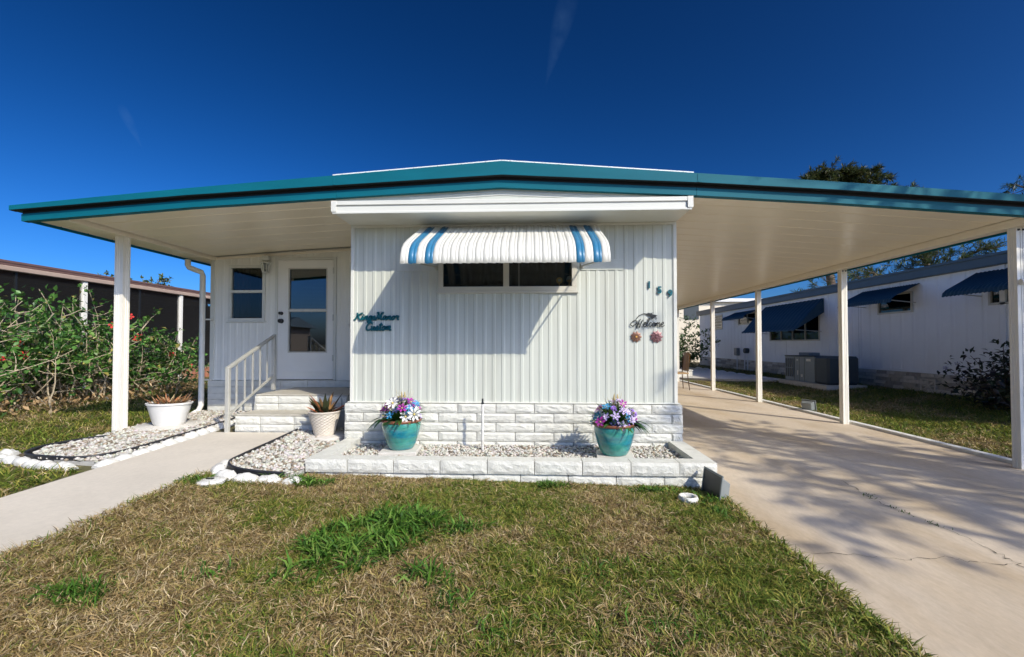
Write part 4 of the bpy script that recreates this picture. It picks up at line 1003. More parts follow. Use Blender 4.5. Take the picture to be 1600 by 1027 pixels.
def n_awning(y0, y1, zt_, zl_, dep, label, sides, val=.09, ribs=.075):
    t = thing('blue_awning', (NX, (y0 + y1) / 2, zt_), label, 'awning', 'blue awnings of the neighbouring home')
    n = int((y1 - y0) / ribs); V = []; F = []; pr = [(NX - .014, zt_), (NX - dep * .5, zt_ - (zt_ - zl_) * .46), (NX - dep * .88, zl_ + .07), (NX - dep * .98, zl_ + .01), (NX - dep, zl_ - val * .6)]
    for i in range(n * 2 + 1):
        y = y0 + (y1 - y0) * i / (2 * n); o = .012 if i % 2 else 0
        for j, (x, z) in enumerate(pr): V.append((x - (o if j > 2 else o * .4), y, z + (o if j < 3 else 0) - (o * 1.2 if j == 4 else 0)))
    k = len(pr)
    for i in range(2 * n):
        for j in range(k - 1): F.append((i * k + j, (i + 1) * k + j, (i + 1) * k + j + 1, i * k + j + 1))
    m = MB(); m.add(V, F); m.build('canopy', M_navy, t)
    if sides:
        for y in (y0, y1):
            m = MB(); p = [(x, y + (.006 if y == y0 else -.006), z - .004) for x, z in pr] ; m.add(p + [(NX - .014, y, zl_ + .55 * (zt_ - zl_))], [tuple(range(k + 1))]); m.build('side_flap', M_navy, t)
    for y in (y0 + .12, y1 - .12):
        m = MB(); m.tube([(NX - dep * .95, y, zl_), (NX - .014, y, zl_ - .06)], .010, 6); m.build('support_arm', M_alu, t)
n_awning(17.0, 18.9, 2.47, 2.20, .55, 'small far blue awning on the neighbouring home', False)
n_awning(13.25, 16.5, 2.50, 1.62, .85, 'largest blue awning covering most of a wide window on the neighbouring home', True, val=.05, ribs=.2)
n_awning(10.05, 11.75, 2.50, 2.16, .62, 'blue awning over the small square window of the neighbouring home', False)
n_awning(6.9, 8.85, 2.52, 2.14, .62, 'blue awning at the right edge, partly behind the nearest carport post', False)
# ledge-stone skirting of the neighbour: single stones
box('skirt_backing', M_mortar, nh, NX - .02, NX + .06, 4.6, 22.8, .0, NZ1 - .032)
rs = random.Random(4); SM = []
for s in range(6):
    r2 = random.Random(s); q = MB(); j = lambda a: r2.uniform(-a, a)
    q.hexa([(0, 0, 0), (.05, 0, 0), (.05, 1, 0), (0, 1, 0), (.008 + j(.006), .02, 1), (.05, 0, 1), (.05, 1, 1), (.006 + j(.006), .98, 1)]); me = q.mesh('stone'); me.materials.append(M_nstone[s % 3]); SM.append(me)
cnt = 0
for j in range(6):
    y = 7.3 + rs.uniform(0, .2)
    while y < 21.5 and cnt < 295:
        l = rs.uniform(.22, .5)
        if not (9.65 < y + l / 2 < 10.05 and .22 < .12 + j * .078 < .46):
            place('stone', rs.choice(SM), nh, (NX - .055 - rs.uniform(0, .018), y, .125 + j * .078), 0, (1, l - .014, .068)); cnt += 1
        y += l
# decorative vent block
q = MB(); q.box(NX - .075, NX - .021, 9.66, 9.69, .19, .47); q.box(NX - .075, NX - .021, 10.0, 10.03, .19, .47); q.box(NX - .075, NX - .021, 9.69, 10.0, .19, .215); q.box(NX - .075, NX - .021, 9.69, 10.0, .445, .47)
q.bar((NX - .05, 9.69, .215), (NX - .05, 10.0, .445), .03, .022); q.bar((NX - .05, 9.69, .445), (NX - .05, 10.0, .215), .032, .022); q.bar((NX - .05, 9.845, .215), (NX - .05, 9.845, .445), .034, .02); q.bar((NX - .05, 9.69, .33), (NX - .05, 10.0, .33), .036, .02)
q.build('vent_block', M_nstone[1], nh)
# meters and pipes
mt_ = thing('utility_meter', (NX - .1, 17.9, .3), 'grey utility meters and pipes on the far wall of the neighbouring home', 'meter')
q = MB(); q.box(NX - .14, NX - .012, 18.5, 18.75, .75, 1.05); q.build('box', M_ac, mt_, .01)
q = MB(); q.tube([(NX - .16, 17.8, .95), (NX - .012, 17.8, .95)], .10, 14); q.build('dial', M_acd, mt_)
for y in (17.7, 17.95, 18.6): q = MB(); q.tube([(NX - .08, y, .16), (NX - .08, y, .85)], .022, 8); q.build('pipe', M_nsid, mt_)
# air conditioner
AZ = .24; AX = 6.95
ac = thing('air_conditioner', (7.35, 11.8, .15), 'long grey package air conditioner on a slab beside the neighbouring home', 'air conditioner')
box('slab', M_slab, ac, AX - .10, AX + .82, 10.9, 12.95, .05, AZ - .002)
box('cabinet', M_ac, ac, AX, AX + .70, 11.50, 12.80, AZ, AZ + .64, .008)
q = MB(); q.box(AX - .015, AX + .715, 10.98, 11.495, AZ, AZ + .67); q.build('fan_housing', M_acd, ac, .05)
box('top_lid', M_acd, ac, AX - .012, AX + .712, 11.50, 12.81, AZ + .642, AZ + .662, .004)
q = MB(); q.box(AX + .22, AX + .50, 12.1, 12.55, AZ + .663, AZ + .74); q.build('top_vent', M_ac, ac, .01)
box('grille_recess', M_hood, ac, AX - .006, AX - .001, 12.40, 12.76, AZ + .10, AZ + .58)
for k in range(5): box('grille_bar', M_ac, ac, AX - .018, AX - .0065, 12.40 + k * .09 - .010, 12.40 + k * .09 + .010, AZ + .10, AZ + .58)
box('grille_bar', M_ac, ac, AX - .024, AX - .0185, 12.40, 12.76, AZ + .325, AZ + .35)
for y in (11.92, 12.14, 12.36): box('cabinet_seam', M_hood, ac, AX - .004, AX - .0005, y - .005, y + .005, AZ + .02, AZ + .62)
for y0, y1, z0, z1 in ((11.66, 11.84, .53, .59), (12.20, 12.26, .53, .57), (12.20, 12.235, .16, .28), (12.0, 12.07, .12, .19)): box('sticker', M_white, ac, AX - .005, AX - .001, y0, y1, AZ + z0, AZ + z1)

# ------------------------------------------------------------------ far things beyond the carport
fb = thing('far_building', (9, 27, 0), 'cream stucco building closing the view behind the carport', 'building')
box('wall', M_cream, fb, 3.5, 14, 26, 30, 0, 3.55); box('roof', M_roofw, fb, 3.3, 14.2, 25.8, 30.2, 3.552, 3.75, .02)
box('window', M_acd, fb, 8.6, 9.4, 25.96, 25.998, 2.6, 3.5); box('trim', M_wood, fb, 7.85, 7.95, 25.95, 25.999, 0, 3.5)
for x in (5.0, 11.5): box('window', M_acd, fb, x, x + .9, 25.96, 25.998, 1.2, 2.3)
pth = MB(); pp = [(4.93, 16.9), (5.15, 15.8), (6.95, 13.3), (7.25, 13.6), (7.1, 16.5), (7.0, 20.5), (5.9, 21.5), (4.93, 21.0)]
pth.add([(x, y, gz(x, y) + .05) for x, y in pp] + [(x, y, -.1) for x, y in pp], [tuple(range(8))] + [(i, i + 8, (i + 1) % 8 + 8, (i + 1) % 8) for i in range(8)]); tag(pth.build('path', M_slab), kind='structure')
rr_ = random.Random(2)
for k in range(9):
    a, b = Vector((6.98, 13.35, 0)), Vector((7.08, 20.3, 0)); p = a.lerp(b, k / 8.5)
    o = place('edging_stone', random.choice(ES), None, (p.x + .12, p.y, gz(p.x, p.y) + .03), R(88), (3.6, 1.2, .9)); tag(o, ORD[k] + ' white kerb piece of the far path, counted from the near end', 'kerb piece', 'kerb pieces of the far path')
wb = thing('white_box', (5.25, 16.6, .02), 'low white block lying by the last carport post', 'block')
q = MB(); q.box(5.0, 5.7, 16.4, 16.7, .04, .25); q.build('body', M_white, wb, .02); box('lid', M_white, wb, 4.98, 5.72, 16.38, 16.72, .252, .29, .01)
ch = thing('patio_chair', (3.95, 12.2, 0), 'tan patio chair showing at the corner of the home under the carport', 'chair')
cx, cy = 3.86, 12.3
q = MB(); q.box(cx - .24, cx + .24, cy - .24, cy + .24, .42, .455); q.build('seat', M_wood, ch, .012)
q = MB(); V = []
for i in range(7):
    for j in range(5): V.append((cx + .22 + .05 * j / 4 - .02 * math.cos((i - 3) / 3 * 1.5), cy + (i - 3) / 3 * .22, .5 + j * .12 - (.04 if abs(i - 3) == 3 and j == 4 else 0)))
q.add(V + [(x + .02, y, z) for x, y, z in V], [(i * 5 + j, i * 5 + j + 1, i * 5 + j + 6, i * 5 + j + 5) for i in range(6) for j in range(4)] + [(35 + i * 5 + j, 35 + i * 5 + j + 5, 35 + i * 5 + j + 6, 35 + i * 5 + j + 1) for i in range(6) for j in range(4)]); q.build('backrest', M_wood, ch)
for sx in (-1, 1):
    for sy in (-1, 1):
        q = MB(); q.tube([(cx + sx * .25, cy + sy * .25, .0), (cx + sx * .21, cy + sy * .21, .42)] + ([(cx + .24, cy + sy * .2, .9)] if sx > 0 else []), .013, 8); q.build('leg', M_bark, ch)
# ------------------------------------------------------------------ neighbour on the left: brown screened carport home
LXN = -10.0
lh = thing('brown_neighbour_home', (-12, 12, .1), 'brown neighbouring home with screened porch behind the hibiscus', 'house')
ya, yb = 5.2, 19.0
q = MB(); q.hexa([(LXN - 4.2, ya, 2.95), (LXN, ya, 2.66), (LXN, yb, 2.66), (LXN - 4.2, yb, 2.95), (LXN - 4.2, ya, 3.05), (LXN, ya, 2.775), (LXN, yb, 2.775), (LXN - 4.2, yb, 3.05)]); q.build('roof', M_brownr, lh)
box('fascia', M_brownr, lh, LXN + .001, LXN + .05, ya, yb, 2.70, 2.80, .006); box('gutter', M_tan, lh, LXN - .02, LXN + .07, ya, yb, 2.60, 2.695, .012)
box('drip_line', M_brownr, lh, LXN + .051, LXN + .062, ya, yb, 2.755, 2.795)
q = MB(); nlap = 24
for k in range(nlap):
    z = .15 + k * .115; q.add([(LXN - 3.9, ya, z), (LXN - 3.9, yb, z), (LXN - 3.93, yb, z + .115), (LXN - 3.93, ya, z + .115)], [(3, 2, 1, 0)]); q.add([(LXN - 3.93, ya, z + .115), (LXN - 3.93, yb, z + .115), (LXN - 3.9, yb, z + .115), (LXN - 3.9, ya, z + .115)], [(0, 1, 2, 3)])
q.build('lap_siding', M_brwall, lh)
box('back_wall', M_brwall, lh, LXN - 7, LXN - 3.94, ya, yb, .05, 2.95); box('cross_wall', M_brwall, lh, LXN - 3.89, LXN - .5, 17.2, 17.3, .1, 2.68)
box('doorway', M_dark, lh, LXN - 3.885, LXN - 3.86, 9.6, 10.6, .2, 2.3)
box('floor_slab', M_slab, lh, LXN - 3.9, LXN + .02, ya, yb, .02, .15)
for y in (7.0, 9.75, 12.55, 15.6, 18.6):
    box('porch_post', M_post, lh, LXN - .06, LXN + .03, y - .05, y + .05, .15, 2.60, .004)
for y0, y1 in ((12.6, 15.55), (15.65, 18.55)): box('low_wall', M_terra, lh, LXN - .05, LXN + .01, y0, y1, .15, .50); 
for y0, y1 in ((12.6, 15.55), (15.65, 18.55)): box('low_wall_cap', M_tan, lh, LXN - .06, LXN + .025, y0, y1, .502, .53)
for y0, y1, z in ((5.2, 6.95, .16), (7.05, 9.7, .16), (9.8, 12.5, .16), (12.6, 15.55, .53), (15.65, 18.55, .53)): box('screen_panel', M_screen, lh, LXN - .022, LXN - .018, y0, y1, z, 2.6)
for y in (8.4, 11.2): box('screen_mullion', M_iron, lh, LXN - .04, LXN - .0, y - .02, y + .02, .16, 2.6)
q = MB(); q.box(LXN - 1.9, LXN - .6, 11.6, 12.4, .15, .55); q.hexa([(LXN - 1.9, 12.3, .55), (LXN - .6, 12.3, .55), (LXN - .6, 12.5, .55), (LXN - 1.9, 12.5, .55), (LXN - 1.9, 12.45, 1.1), (LXN - .6, 12.45, 1.1), (LXN - .6, 12.6, 1.1), (LXN - 1.9, 12.6, 1.1)])
so = q.build('porch_sofa', M_acd, None, .05); tag(so, 'dark sofa shape standing inside the screened porch on the left', 'sofa')

# ------------------------------------------------------------------ plants
def wander(p, d, L, n, rnd, jit, grav=0.):
    pts = [Vector(p)]; d = Vector(d).normalized()
    for i in range(n):
        d = (d + Vector((rnd.gauss(0, jit), rnd.gauss(0, jit), rnd.gauss(0, jit) + grav))).normalized(); pts.append(pts[-1] + d * L / n)
    return pts
def leaf_cloud(P, D, L, W, cols, wcol, seed, jitter=.6):
    """diamond leaves folded along the midrib; P positions, D directions"""
    rg_ = np.random.default_rng(seed); n = len(P); P = np.asarray(P, float); D = np.asarray(D, float) + rg_.normal(0, jitter, (n, 3)); D /= np.linalg.norm(D, axis=1, keepdims=True) + 1e-9
    up = rg_.normal(0, .6, (n, 3)) + np.array([0, 0, 1.]); S = np.cross(D, up); S /= np.linalg.norm(S, axis=1, keepdims=True) + 1e-9; U = np.cross(S, D)
    l = rg_.uniform(L[0], L[1], n)[:, None]; w_ = l * rg_.uniform(W[0], W[1], n)[:, None]
    a = P; t = P + D * l - U * l * .12; m = P + D * l * .45 ; s1 = m + S * w_ * .5 + U * w_ * .18; s2 = m - S * w_ * .5 + U * w_ * .18
    V = np.stack([a, s1, t, s2, m], 1).reshape(-1, 3); b = (np.arange(n) * 5)[:, None, None]
    T = (np.array([[0, 1, 4], [1, 2, 4], [2, 3, 4], [3, 0, 4]])[None] + b).reshape(-1, 3)
    C = np.array(cols)[rg_.choice(len(cols), n, p=wcol)] * rg_.uniform(.65, 1.3, (n, 1)); return V, T, np.repeat(C, 5, 0)
def hibiscus():
    rnd = random.Random(21); base = (-8.2, 8.0, gz(-8.2, 8))
    t = thing('hibiscus_bush', base, 'sprawling hibiscus bush with bare tan branches and red flowers', 'bush')
    P = []; D = []; tips = []
    q = MB(); dry = MB()
    for k in range(150):
        f = rnd.random(); y = 5.3 + f * 4.9; x = -8.35 + .22 * (y - 8) * .4 + rnd.gauss(0, .42)
        hgt = 1.95 - .30 * max(0, y - 8.2) - .12 * max(0, 6.2 - y)
        if y > 8.6: hgt *= rnd.uniform(.6, 1.0)
        L = hgt * rnd.uniform(.55, 1.08); lean = rnd.gauss(0, .35)
        pts = wander((x, y, gz(x, y)), (rnd.gauss(.12, .32), lean, 1), L, 8, rnd, .17)
        q.tube(pts, [max(.005, .015 * (1 - i / 9)) for i in range(9)], 5, False)
        for b in range(rnd.randint(4, 7)):
            i = rnd.randint(2, 7); s = pts[i]; br = wander(s, (rnd.gauss(.15, .7), rnd.gauss(0, .8), rnd.uniform(-.05, .8)), rnd.uniform(.25, .65), 5, rnd, .22)
            q.tube(br, [max(.003, .008 * (1 - j / 6)) for j in range(6)], 4, False)
            low_ = s.z < .62
            for j in range(2, 6):
                for r in range(rnd.randint(2, 5) if not low_ else rnd.randint(0, 3)):
                    P.append(br[j] + Vector((rnd.gauss(0, .03), rnd.gauss(0, .03), rnd.gauss(0, .03)))); D.append((br[j] - br[j - 1]).normalized() + Vector((rnd.gauss(.2, .8), rnd.gauss(-.2, .8), rnd.gauss(.1, .6))))
            tips.append(br[-1])
        for j in range(5, 9):
            for r in range(rnd.randint(4, 9)): P.append(pts[j] + Vector((rnd.gauss(0, .05), rnd.gauss(0, .05), rnd.gauss(0, .04)))); D.append(Vector((rnd.gauss(.2, .8), rnd.gauss(-.2, .8), rnd.gauss(.2, .6))))
        tips.append(pts[-1])
    q.build('stems', M_twig, t)
    V, T, C = leaf_cloud([tuple(p) for p in P], [tuple(d) for d in D], (.06, .115), (.45, .75), [(.045, .13, .025), (.085, .21, .04), (.16, .29, .06), (.34, .31, .08)], [.36, .37, .22, .05], 5)
    tri_mesh('foliage', V, T, C, M_leafc, t)
    # dry leaves and twigs at the foot
    n = 2600; rg_ = np.random.default_rng(9); yy = rg_.uniform(5.2, 10.8, n); xx = -7.75 + .1 * (yy - 8) + rg_.normal(0, .5, n); zz = ground_z(xx, yy) + np.abs(rg_.normal(0, .13, n))
    V, T, C = leaf_cloud(np.stack([xx, yy, zz], 1), rg_.normal(0, 1, (n, 3)), (.04, .12), (.15, .5), [(.42, .28, .14), (.30, .19, .09), (.5, .4, .25), (.06, .12, .03)], [.4, .3, .15, .15], 6)
    tri_mesh('dry_litter', V, T, C, M_leafc, t)
    # red flowers turned to the light
    fl = [p for p in tips if p.z > .55 and p.x > -8.3]; rnd.shuffle(fl)
    spots = [(-7.6, 8.30, 1.72), (-7.7, 8.05, 1.55), (-7.5, 8.35, 1.30), (-7.6, 8.1, 1.12), (-7.55, 9.25, .98), (-7.4, 9.55, .72), (-7.9, 6.45, .98), (-8.0, 8.95, 1.35)]
    for s in spots + [tuple(p) for p in fl[:3]]:
        q = MB(); C = []; petal_flower(q, C, Vector(s), (.7, -.6, .25), .075, 5, (.62, .030, .022), (.7, .5, .1), .35)
        b = len(q.v); q.tube([Vector(s), Vector(s) + Vector((.07, -.05, -.01))], [.006, .004], 5); C += [(.6, .12, .05)] * (len(q.v) - b)
        col_build(q, C, 'flower', M_col, t)
hibiscus()
def tree(name, base, trunk_h, r0, crown, nclump, label, seed, needle=True, cols=None, leafL=(.18, .32), lw=(.05, .09), per=34, limbs=26, spread=.42, droop=-.02, grp=None, cat='tree', jit=.35, dj=.55):
    """crown = list of ellipsoids (cx, cy, cz, rx, ry, rz); limbs reach into them"""
    rnd = random.Random(seed); t = thing(name, base, label, cat, grp); B = Vector(base)
    q = MB(); tp = wander(B, (rnd.gauss(0, .04), rnd.gauss(0, .04), 1), trunk_h, 10, rnd, .035)
    q.tube(tp, [r0 * (1.15 - .85 * i / 10) for i in range(11)], 10); q.build('trunk', M_bark, t, smooth=60)
    P = []; D = []; q = MB()
    for k in range(limbs):
        e = crown[k % len(crown)]
        while True:
            v = Vector((rnd.uniform(-1, 1), rnd.uniform(-1, 1), rnd.uniform(-1, 1)))
            if .45 < v.length < 1: break
        g = Vector((e[0] + v.x * e[3], e[1] + v.y * e[4], e[2] + v.z * e[5])); s = min(tp, key=lambda p: abs(p.z - (g.z - .35 * (Vector((g.x, g.y, 0)) - Vector((B.x, B.y, 0))).length)))
        pts = []
        for i in range(8):
            u = i / 7; p = s.lerp(g, u); p.z += math.sin(u * math.pi) * .25 * (rnd.random() - .2); pts.append(p + Vector((rnd.gauss(0, .06), rnd.gauss(0, .06), rnd.gauss(0, .05))) * (0 if i in (0,) else 1))
        Ln = (g - s).length; q.tube(pts, [max(.012, r0 * .32 * (1 - i / 7.6)) for i in range(8)], 6, False)
        for b in range(nclump // limbs):
            i = rnd.randint(3, 7); d = (pts[min(i + 1, 7)] - pts[i - 1]).normalized()
            br = wander(pts[i], d + Vector((rnd.gauss(0, .7), rnd.gauss(0, .7), rnd.gauss(.1, .5))), rnd.uniform(.25, 1.0) * spread * 2, 4, rnd, .2, droop)
            q.tube(br, [.012, .01, .008, .006, .004], 4, False)
            for j in range(1, 5):
                for r in range(per // 4):
                    P.append(tuple(br[j])); dd = (br[j] - br[j - 1]).normalized()
                    D.append(tuple(dd * (.9 if needle else .5) + Vector((rnd.gauss(0, dj), rnd.gauss(0, dj), rnd.gauss(.05, dj)))))
    q.build('limbs', M_bark, t)
    V, T, C = leaf_cloud(P, D, leafL, lw, cols or [(.045, .085, .03), (.09, .12, .035), (.03, .06, .025)], [.45, .3, .25], seed, jit)
    tri_mesh('crown', V, T, C, M_leafc, t); return t
# pine behind the carport and its neighbours on the right
tree('pine_tree', (17.2, 26.5, .1), 10.2, .28, [(17.0, 25.5, 9.75, 2.4, 1.4, 1.15), (15.6, 25.5, 9.6, 1.5, 1.2, .95), (19.0, 26, 9.5, 1.6, 1.2, .95), (20.2, 26, 9.2, .8, .8, .6), (16.4, 25.5, 9.9, 1.6, 1.2, 1.0)], 1500, 'dark rounded pine crown rising above the carport roof', 31, per=56, limbs=60, spread=.3, cols=[(.05, .075, .02), (.11, .11, .03), (.03, .045, .018)], leafL=(.20, .36), lw=(.09, .15))
tree('pine_tree', (17.5, 20.5, .1), 6.0, .2, [(16.2, 20, 4.3, 3.6, 1.8, .95), (18.5, 20, 4.9, 3.0, 1.8, 1.0), (13.5, 21, 3.9, 2.2, 1.6, .8)], 330, 'spreading pine with open branches above the neighbouring roof', 32, per=40, limbs=34, cols=[(.05, .085, .025), (.12, .14, .035), (.03, .05, .02)], leafL=(.2, .36), lw=(.07, .12))
tree('pine_tree', (28.5, 26, .1), 9.4, .25, [(27.6, 26, 9.2, 1.9, 1.6, 1.0), (29, 26, 8.2, 2.4, 1.8, 1.2)], 160, 'pine crown showing at the right edge above the carport roof', 33, per=40, limbs=18, cols=[(.04, .08, .03), (.07, .11, .035), (.03, .05, .02)], leafL=(.2, .36), lw=(.07, .12))
# pine in front of the lot, out of frame, whose shadow falls across driveway and carport edge
tree('pine_tree', (10.0, -1.5, .05), 8.4, .14, [(8.0, -.4, 6.0, 1.0, .7, .7), (7.3, 1.1, 6.0, 1.35, .5, .6), (8.9, -.5, 6.2, 1.1, .7, .7), (7.4, 1.15, 6.1, 1.3, .5, .5), (7.7, -1.6, 5.8, .7, .45, .4)], 200, 'pine tree standing outside the frame, its shadow lying on the driveway', 34, per=84, limbs=30, spread=.95, leafL=(.18, .34), lw=(.05, .08), droop=-.30, jit=.08, dj=.17)
# small trees above the left roof
for x, y, h, s, lab in ((-19, 22, 3.9, 41, 'sparse pale treetop above the left neighbour roof, nearest the downspout'), (-24, 24, 4.4, 42, 'sparse treetop above the left neighbour roof, middle one'), (-23, 15.5, 3.9, 43, 'sparse treetop at the far left above the brown roof')):
    tree('background_tree', (x, y, .1), h, .1, [(x, y, h - .1, 1.5, 1.3, .75)], 60, lab, s, needle=False, cols=[(.10, .15, .04), (.16, .18, .06), (.07, .10, .03)], leafL=(.10, .2), lw=(.4, .7), per=20, limbs=10, grp='treetops behind the left home')
def shrub(name, base, r, h, n, label, seed, cols, leafL, lw, flowers=0, nst=22):
    rnd = random.Random(seed); t = thing(name, base, label, 'bush'); P = []; D = []; q = MB(); tips = []
    for k in range(nst):
        a = rnd.random() * 6.283; pts = wander(base, (math.cos(a) * rnd.uniform(.2, .9), math.sin(a) * rnd.uniform(.2, .9), rnd.uniform(.5, 1.2)), h * rnd.uniform(.6, 1.15), 7, rnd, .18)
        q.tube(pts, [max(.004, .014 * (1 - i / 8)) for i in range(8)], 5, False); tips.append(pts[-1])
        for j in range(2, 8):
            for r_ in range(n // (nst * 6)): P.append(tuple(pts[j] + Vector((rnd.gauss(0, r * .12), rnd.gauss(0, r * .12), rnd.gauss(0, r * .1))))); D.append((rnd.gauss(0, 1), rnd.gauss(0, 1), rnd.gauss(.3, .7)))
    q.build('stems', M_bark, t); V, T, C = leaf_cloud(P, D, leafL, lw, cols, [1 / len(cols)] * len(cols), seed); tri_mesh('foliage', V, T, C, M_leafc, t)
    for p in tips[:flowers]:
        q = MB(); C = []; petal_flower(q, C, p, (-.5, -.7, .5), .05, 5, (.62, .60, .66), (.6, .5, .2)); col_build(q, C, 'flower', M_col, t)
    return t
shrub('dark_shrub', (7.55, 7.45, .16), .9, 1.15, 1700, 'dark leafy shrub with pale blossoms against the neighbouring stone skirting', 51, [(.018, .03, .014), (.035, .05, .02), (.03, .022, .022)], (.07, .14), (.3, .5), 12, 30)
shrub('leafy_shrub', (6.2, 19.6, .1), .8, 2.1, 1900, 'green shrub beside the far end of the carport', 52, [(.03, .075, .018), (.05, .11, .025), (.09, .15, .04)], (.10, .2), (.35, .6), 0, 24)
pt_ = thing('small_palm', (5.9, 20.6, .1), 'small palm with spiky fronds behind the last carport post', 'palm')
q = MB(); q.tube([(5.9, 20.6, .08), (5.92, 20.6, 1.2), (5.9, 20.6, 2.35)], [.10, .085, .08], 10); q.build('trunk', M_bark, pt_, smooth=60)
for k in range(16):
    rnd = random.Random(k); a = k * 2.4; e = rnd.uniform(-.1, 1.1); q = MB(); C = []
    pts = wander((5.9, 20.6, 2.35), (math.cos(a) * math.cos(e), math.sin(a) * math.cos(e), math.sin(e) + .2), 1.0, 7, rnd, .05, -.14)
    for j in range(1, 8):
        d = (pts[j] - pts[j - 1]).normalized(); s = d.cross(Vector((0, 0, 1))).normalized()
        for sg_ in (-1, 1):
            for f in (.0, .5): leaf(q, C, pts[j - 1].lerp(pts[j], f), d * .8 + s * sg_ + Vector((0, 0, -.25)), .34 - .02 * j, .03, (.07, .12, .03), .5, 2, .2)
    col_build(q, C, 'frond', M_leafc, pt_)
# ------------------------------------------------------------------ lawn blades
def vnoise(x, y, s, seed):
    r = np.random.default_rng(seed).random((64, 64)); u = x * s + 100; v = y * s + 100; i = np.floor(u).astype(int); j = np.floor(v).astype(int); f = u - i; g = v - j; f = f * f * (3 - 2 * f); g = g * g * (3 - 2 * g)
    a = r[i % 64, j % 64]; b = r[(i + 1) % 64, j % 64]; c = r[i % 64, (j + 1) % 64]; d = r[(i + 1) % 64, (j + 1) % 64]
    return (a * (1 - f) + b * f) * (1 - g) + (c * (1 - f) + d * f) * g
def blades(name, x, y, L, W, lean, cols, label, seed, cat='grass', zoff=0., curl=.6):
    rg_ = np.random.default_rng(seed); n = len(x); z = ground_z(x, y) + zoff + .006 * np.sin(x * 7.1) * np.cos(y * 6.3); az = rg_.uniform(0, 2 * np.pi, n); d = np.stack([np.cos(az), np.sin(az)], 1); s = np.stack([-d[:, 1], d[:, 0]], 1)
    tw = rg_.normal(0, .6, n); l = L * rg_.uniform(.55, 1.3, n); w_ = W * rg_.uniform(.7, 1.3, n)
    e0 = np.clip(lean + rg_.normal(0, .22, n), .05, 1.5); e1 = e0 - curl * rg_.uniform(.2, 1.4, n)      # elevation of each half
    base = np.stack([x, y, z - .006 + rg_.uniform(0, .012, n)], 1)
    def step(p, e, az2, ln): return p + np.stack([np.cos(az2) * np.cos(e) * ln, np.sin(az2) * np.cos(e) * ln, np.sin(e) * ln], 1)
    mid = step(base, e0, az, l * .5); tip = step(mid, e1, az + tw, l * .5); tip[:, 2] = np.maximum(tip[:, 2], z + .003)
    s3 = np.concatenate([s, rg_.normal(0, .35, (n, 1))], 1) * w_[:, None]
    V = np.stack([base - s3 * .4, base + s3 * .4, mid - s3 * .5, mid + s3 * .5, tip], 1).reshape(-1, 3)
    T = (np.array([[0, 1, 3], [0, 3, 2], [2, 3, 4]])[None] + (np.arange(n) * 5)[:, None, None]).reshape(-1, 3)
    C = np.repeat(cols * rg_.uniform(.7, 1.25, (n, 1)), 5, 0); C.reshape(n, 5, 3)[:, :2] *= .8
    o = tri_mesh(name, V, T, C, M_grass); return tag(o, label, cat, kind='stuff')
def lawn_cols(x, y, seed, green_bias=0.):
    rg_ = np.random.default_rng(seed); n = len(x)
    g = vnoise(x, y, 1.7, 1) * .5 + vnoise(x, y, 5.0, 2) * .32 + vnoise(x, y, 14., 3) * .18
    pg = np.clip((g - .50) * 3.0 + .45 + green_bias, .08, .95)
    dryc = np.array([(.41, .295, .135), (.30, .21, .09), (.53, .42, .25), (.15, .10, .042), (.35, .285, .095)])[rg_.integers(0, 5, n)]
    grc = np.array([(.11, .17, .02), (.18, .215, .032), (.065, .115, .014), (.29, .265, .055)])[rg_.integers(0, 4, n)]
    return np.where((rg_.random(n) < pg)[:, None], grc, dryc)
front_poly = [(-2.63, 1.0), (-2.66, 3.3), (-2.72, 3.66), (-2.2, 3.56), (-1.95, 3.70), (BXL + .02, BY + .02), (BXR, BY + .02), (1.46, 3.80), (1.47, 3.2), (1.50, 1.0)]
def fbias(x, y):   # greener towards the planter and the driveway side, drier left and near
    return .22 * smoothstep(2.4, 3.7, y) * smoothstep(-1.9, -.6, x) + .26 * smoothstep(.1, 1.3, x) - .18 * smoothstep(-.6, -2.2, x) - .10 * smoothstep(2.6, 1.6, y)
x, y = scatter(front_poly, 30000)
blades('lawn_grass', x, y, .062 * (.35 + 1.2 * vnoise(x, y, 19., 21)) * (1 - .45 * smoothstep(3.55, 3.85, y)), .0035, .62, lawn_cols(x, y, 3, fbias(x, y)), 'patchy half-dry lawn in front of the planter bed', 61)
x, y = scatter(front_poly, 3400); k = RNG.random(len(x)) < np.clip(.15 + 1.1 * (vnoise(x, y, 3.1, 8) - .35) + .5 * (vnoise(x, y, 11., 9) - .5), .05, .8) - .25 * smoothstep(-.2, 1.2, x); x, y = x[k], y[k]     # loose straw lying on top
blades('dry_straw', x, y, .064 * (1 - .5 * smoothstep(3.55, 3.85, y)), .0030, .16, np.array([(.45, .32, .15), (.36, .25, .11), (.54, .42, .24)])[np.random.default_rng(5).integers(0, 3, len(x))], 'straw-coloured dry blades lying on the front lawn', 62, zoff=.022, curl=.3)
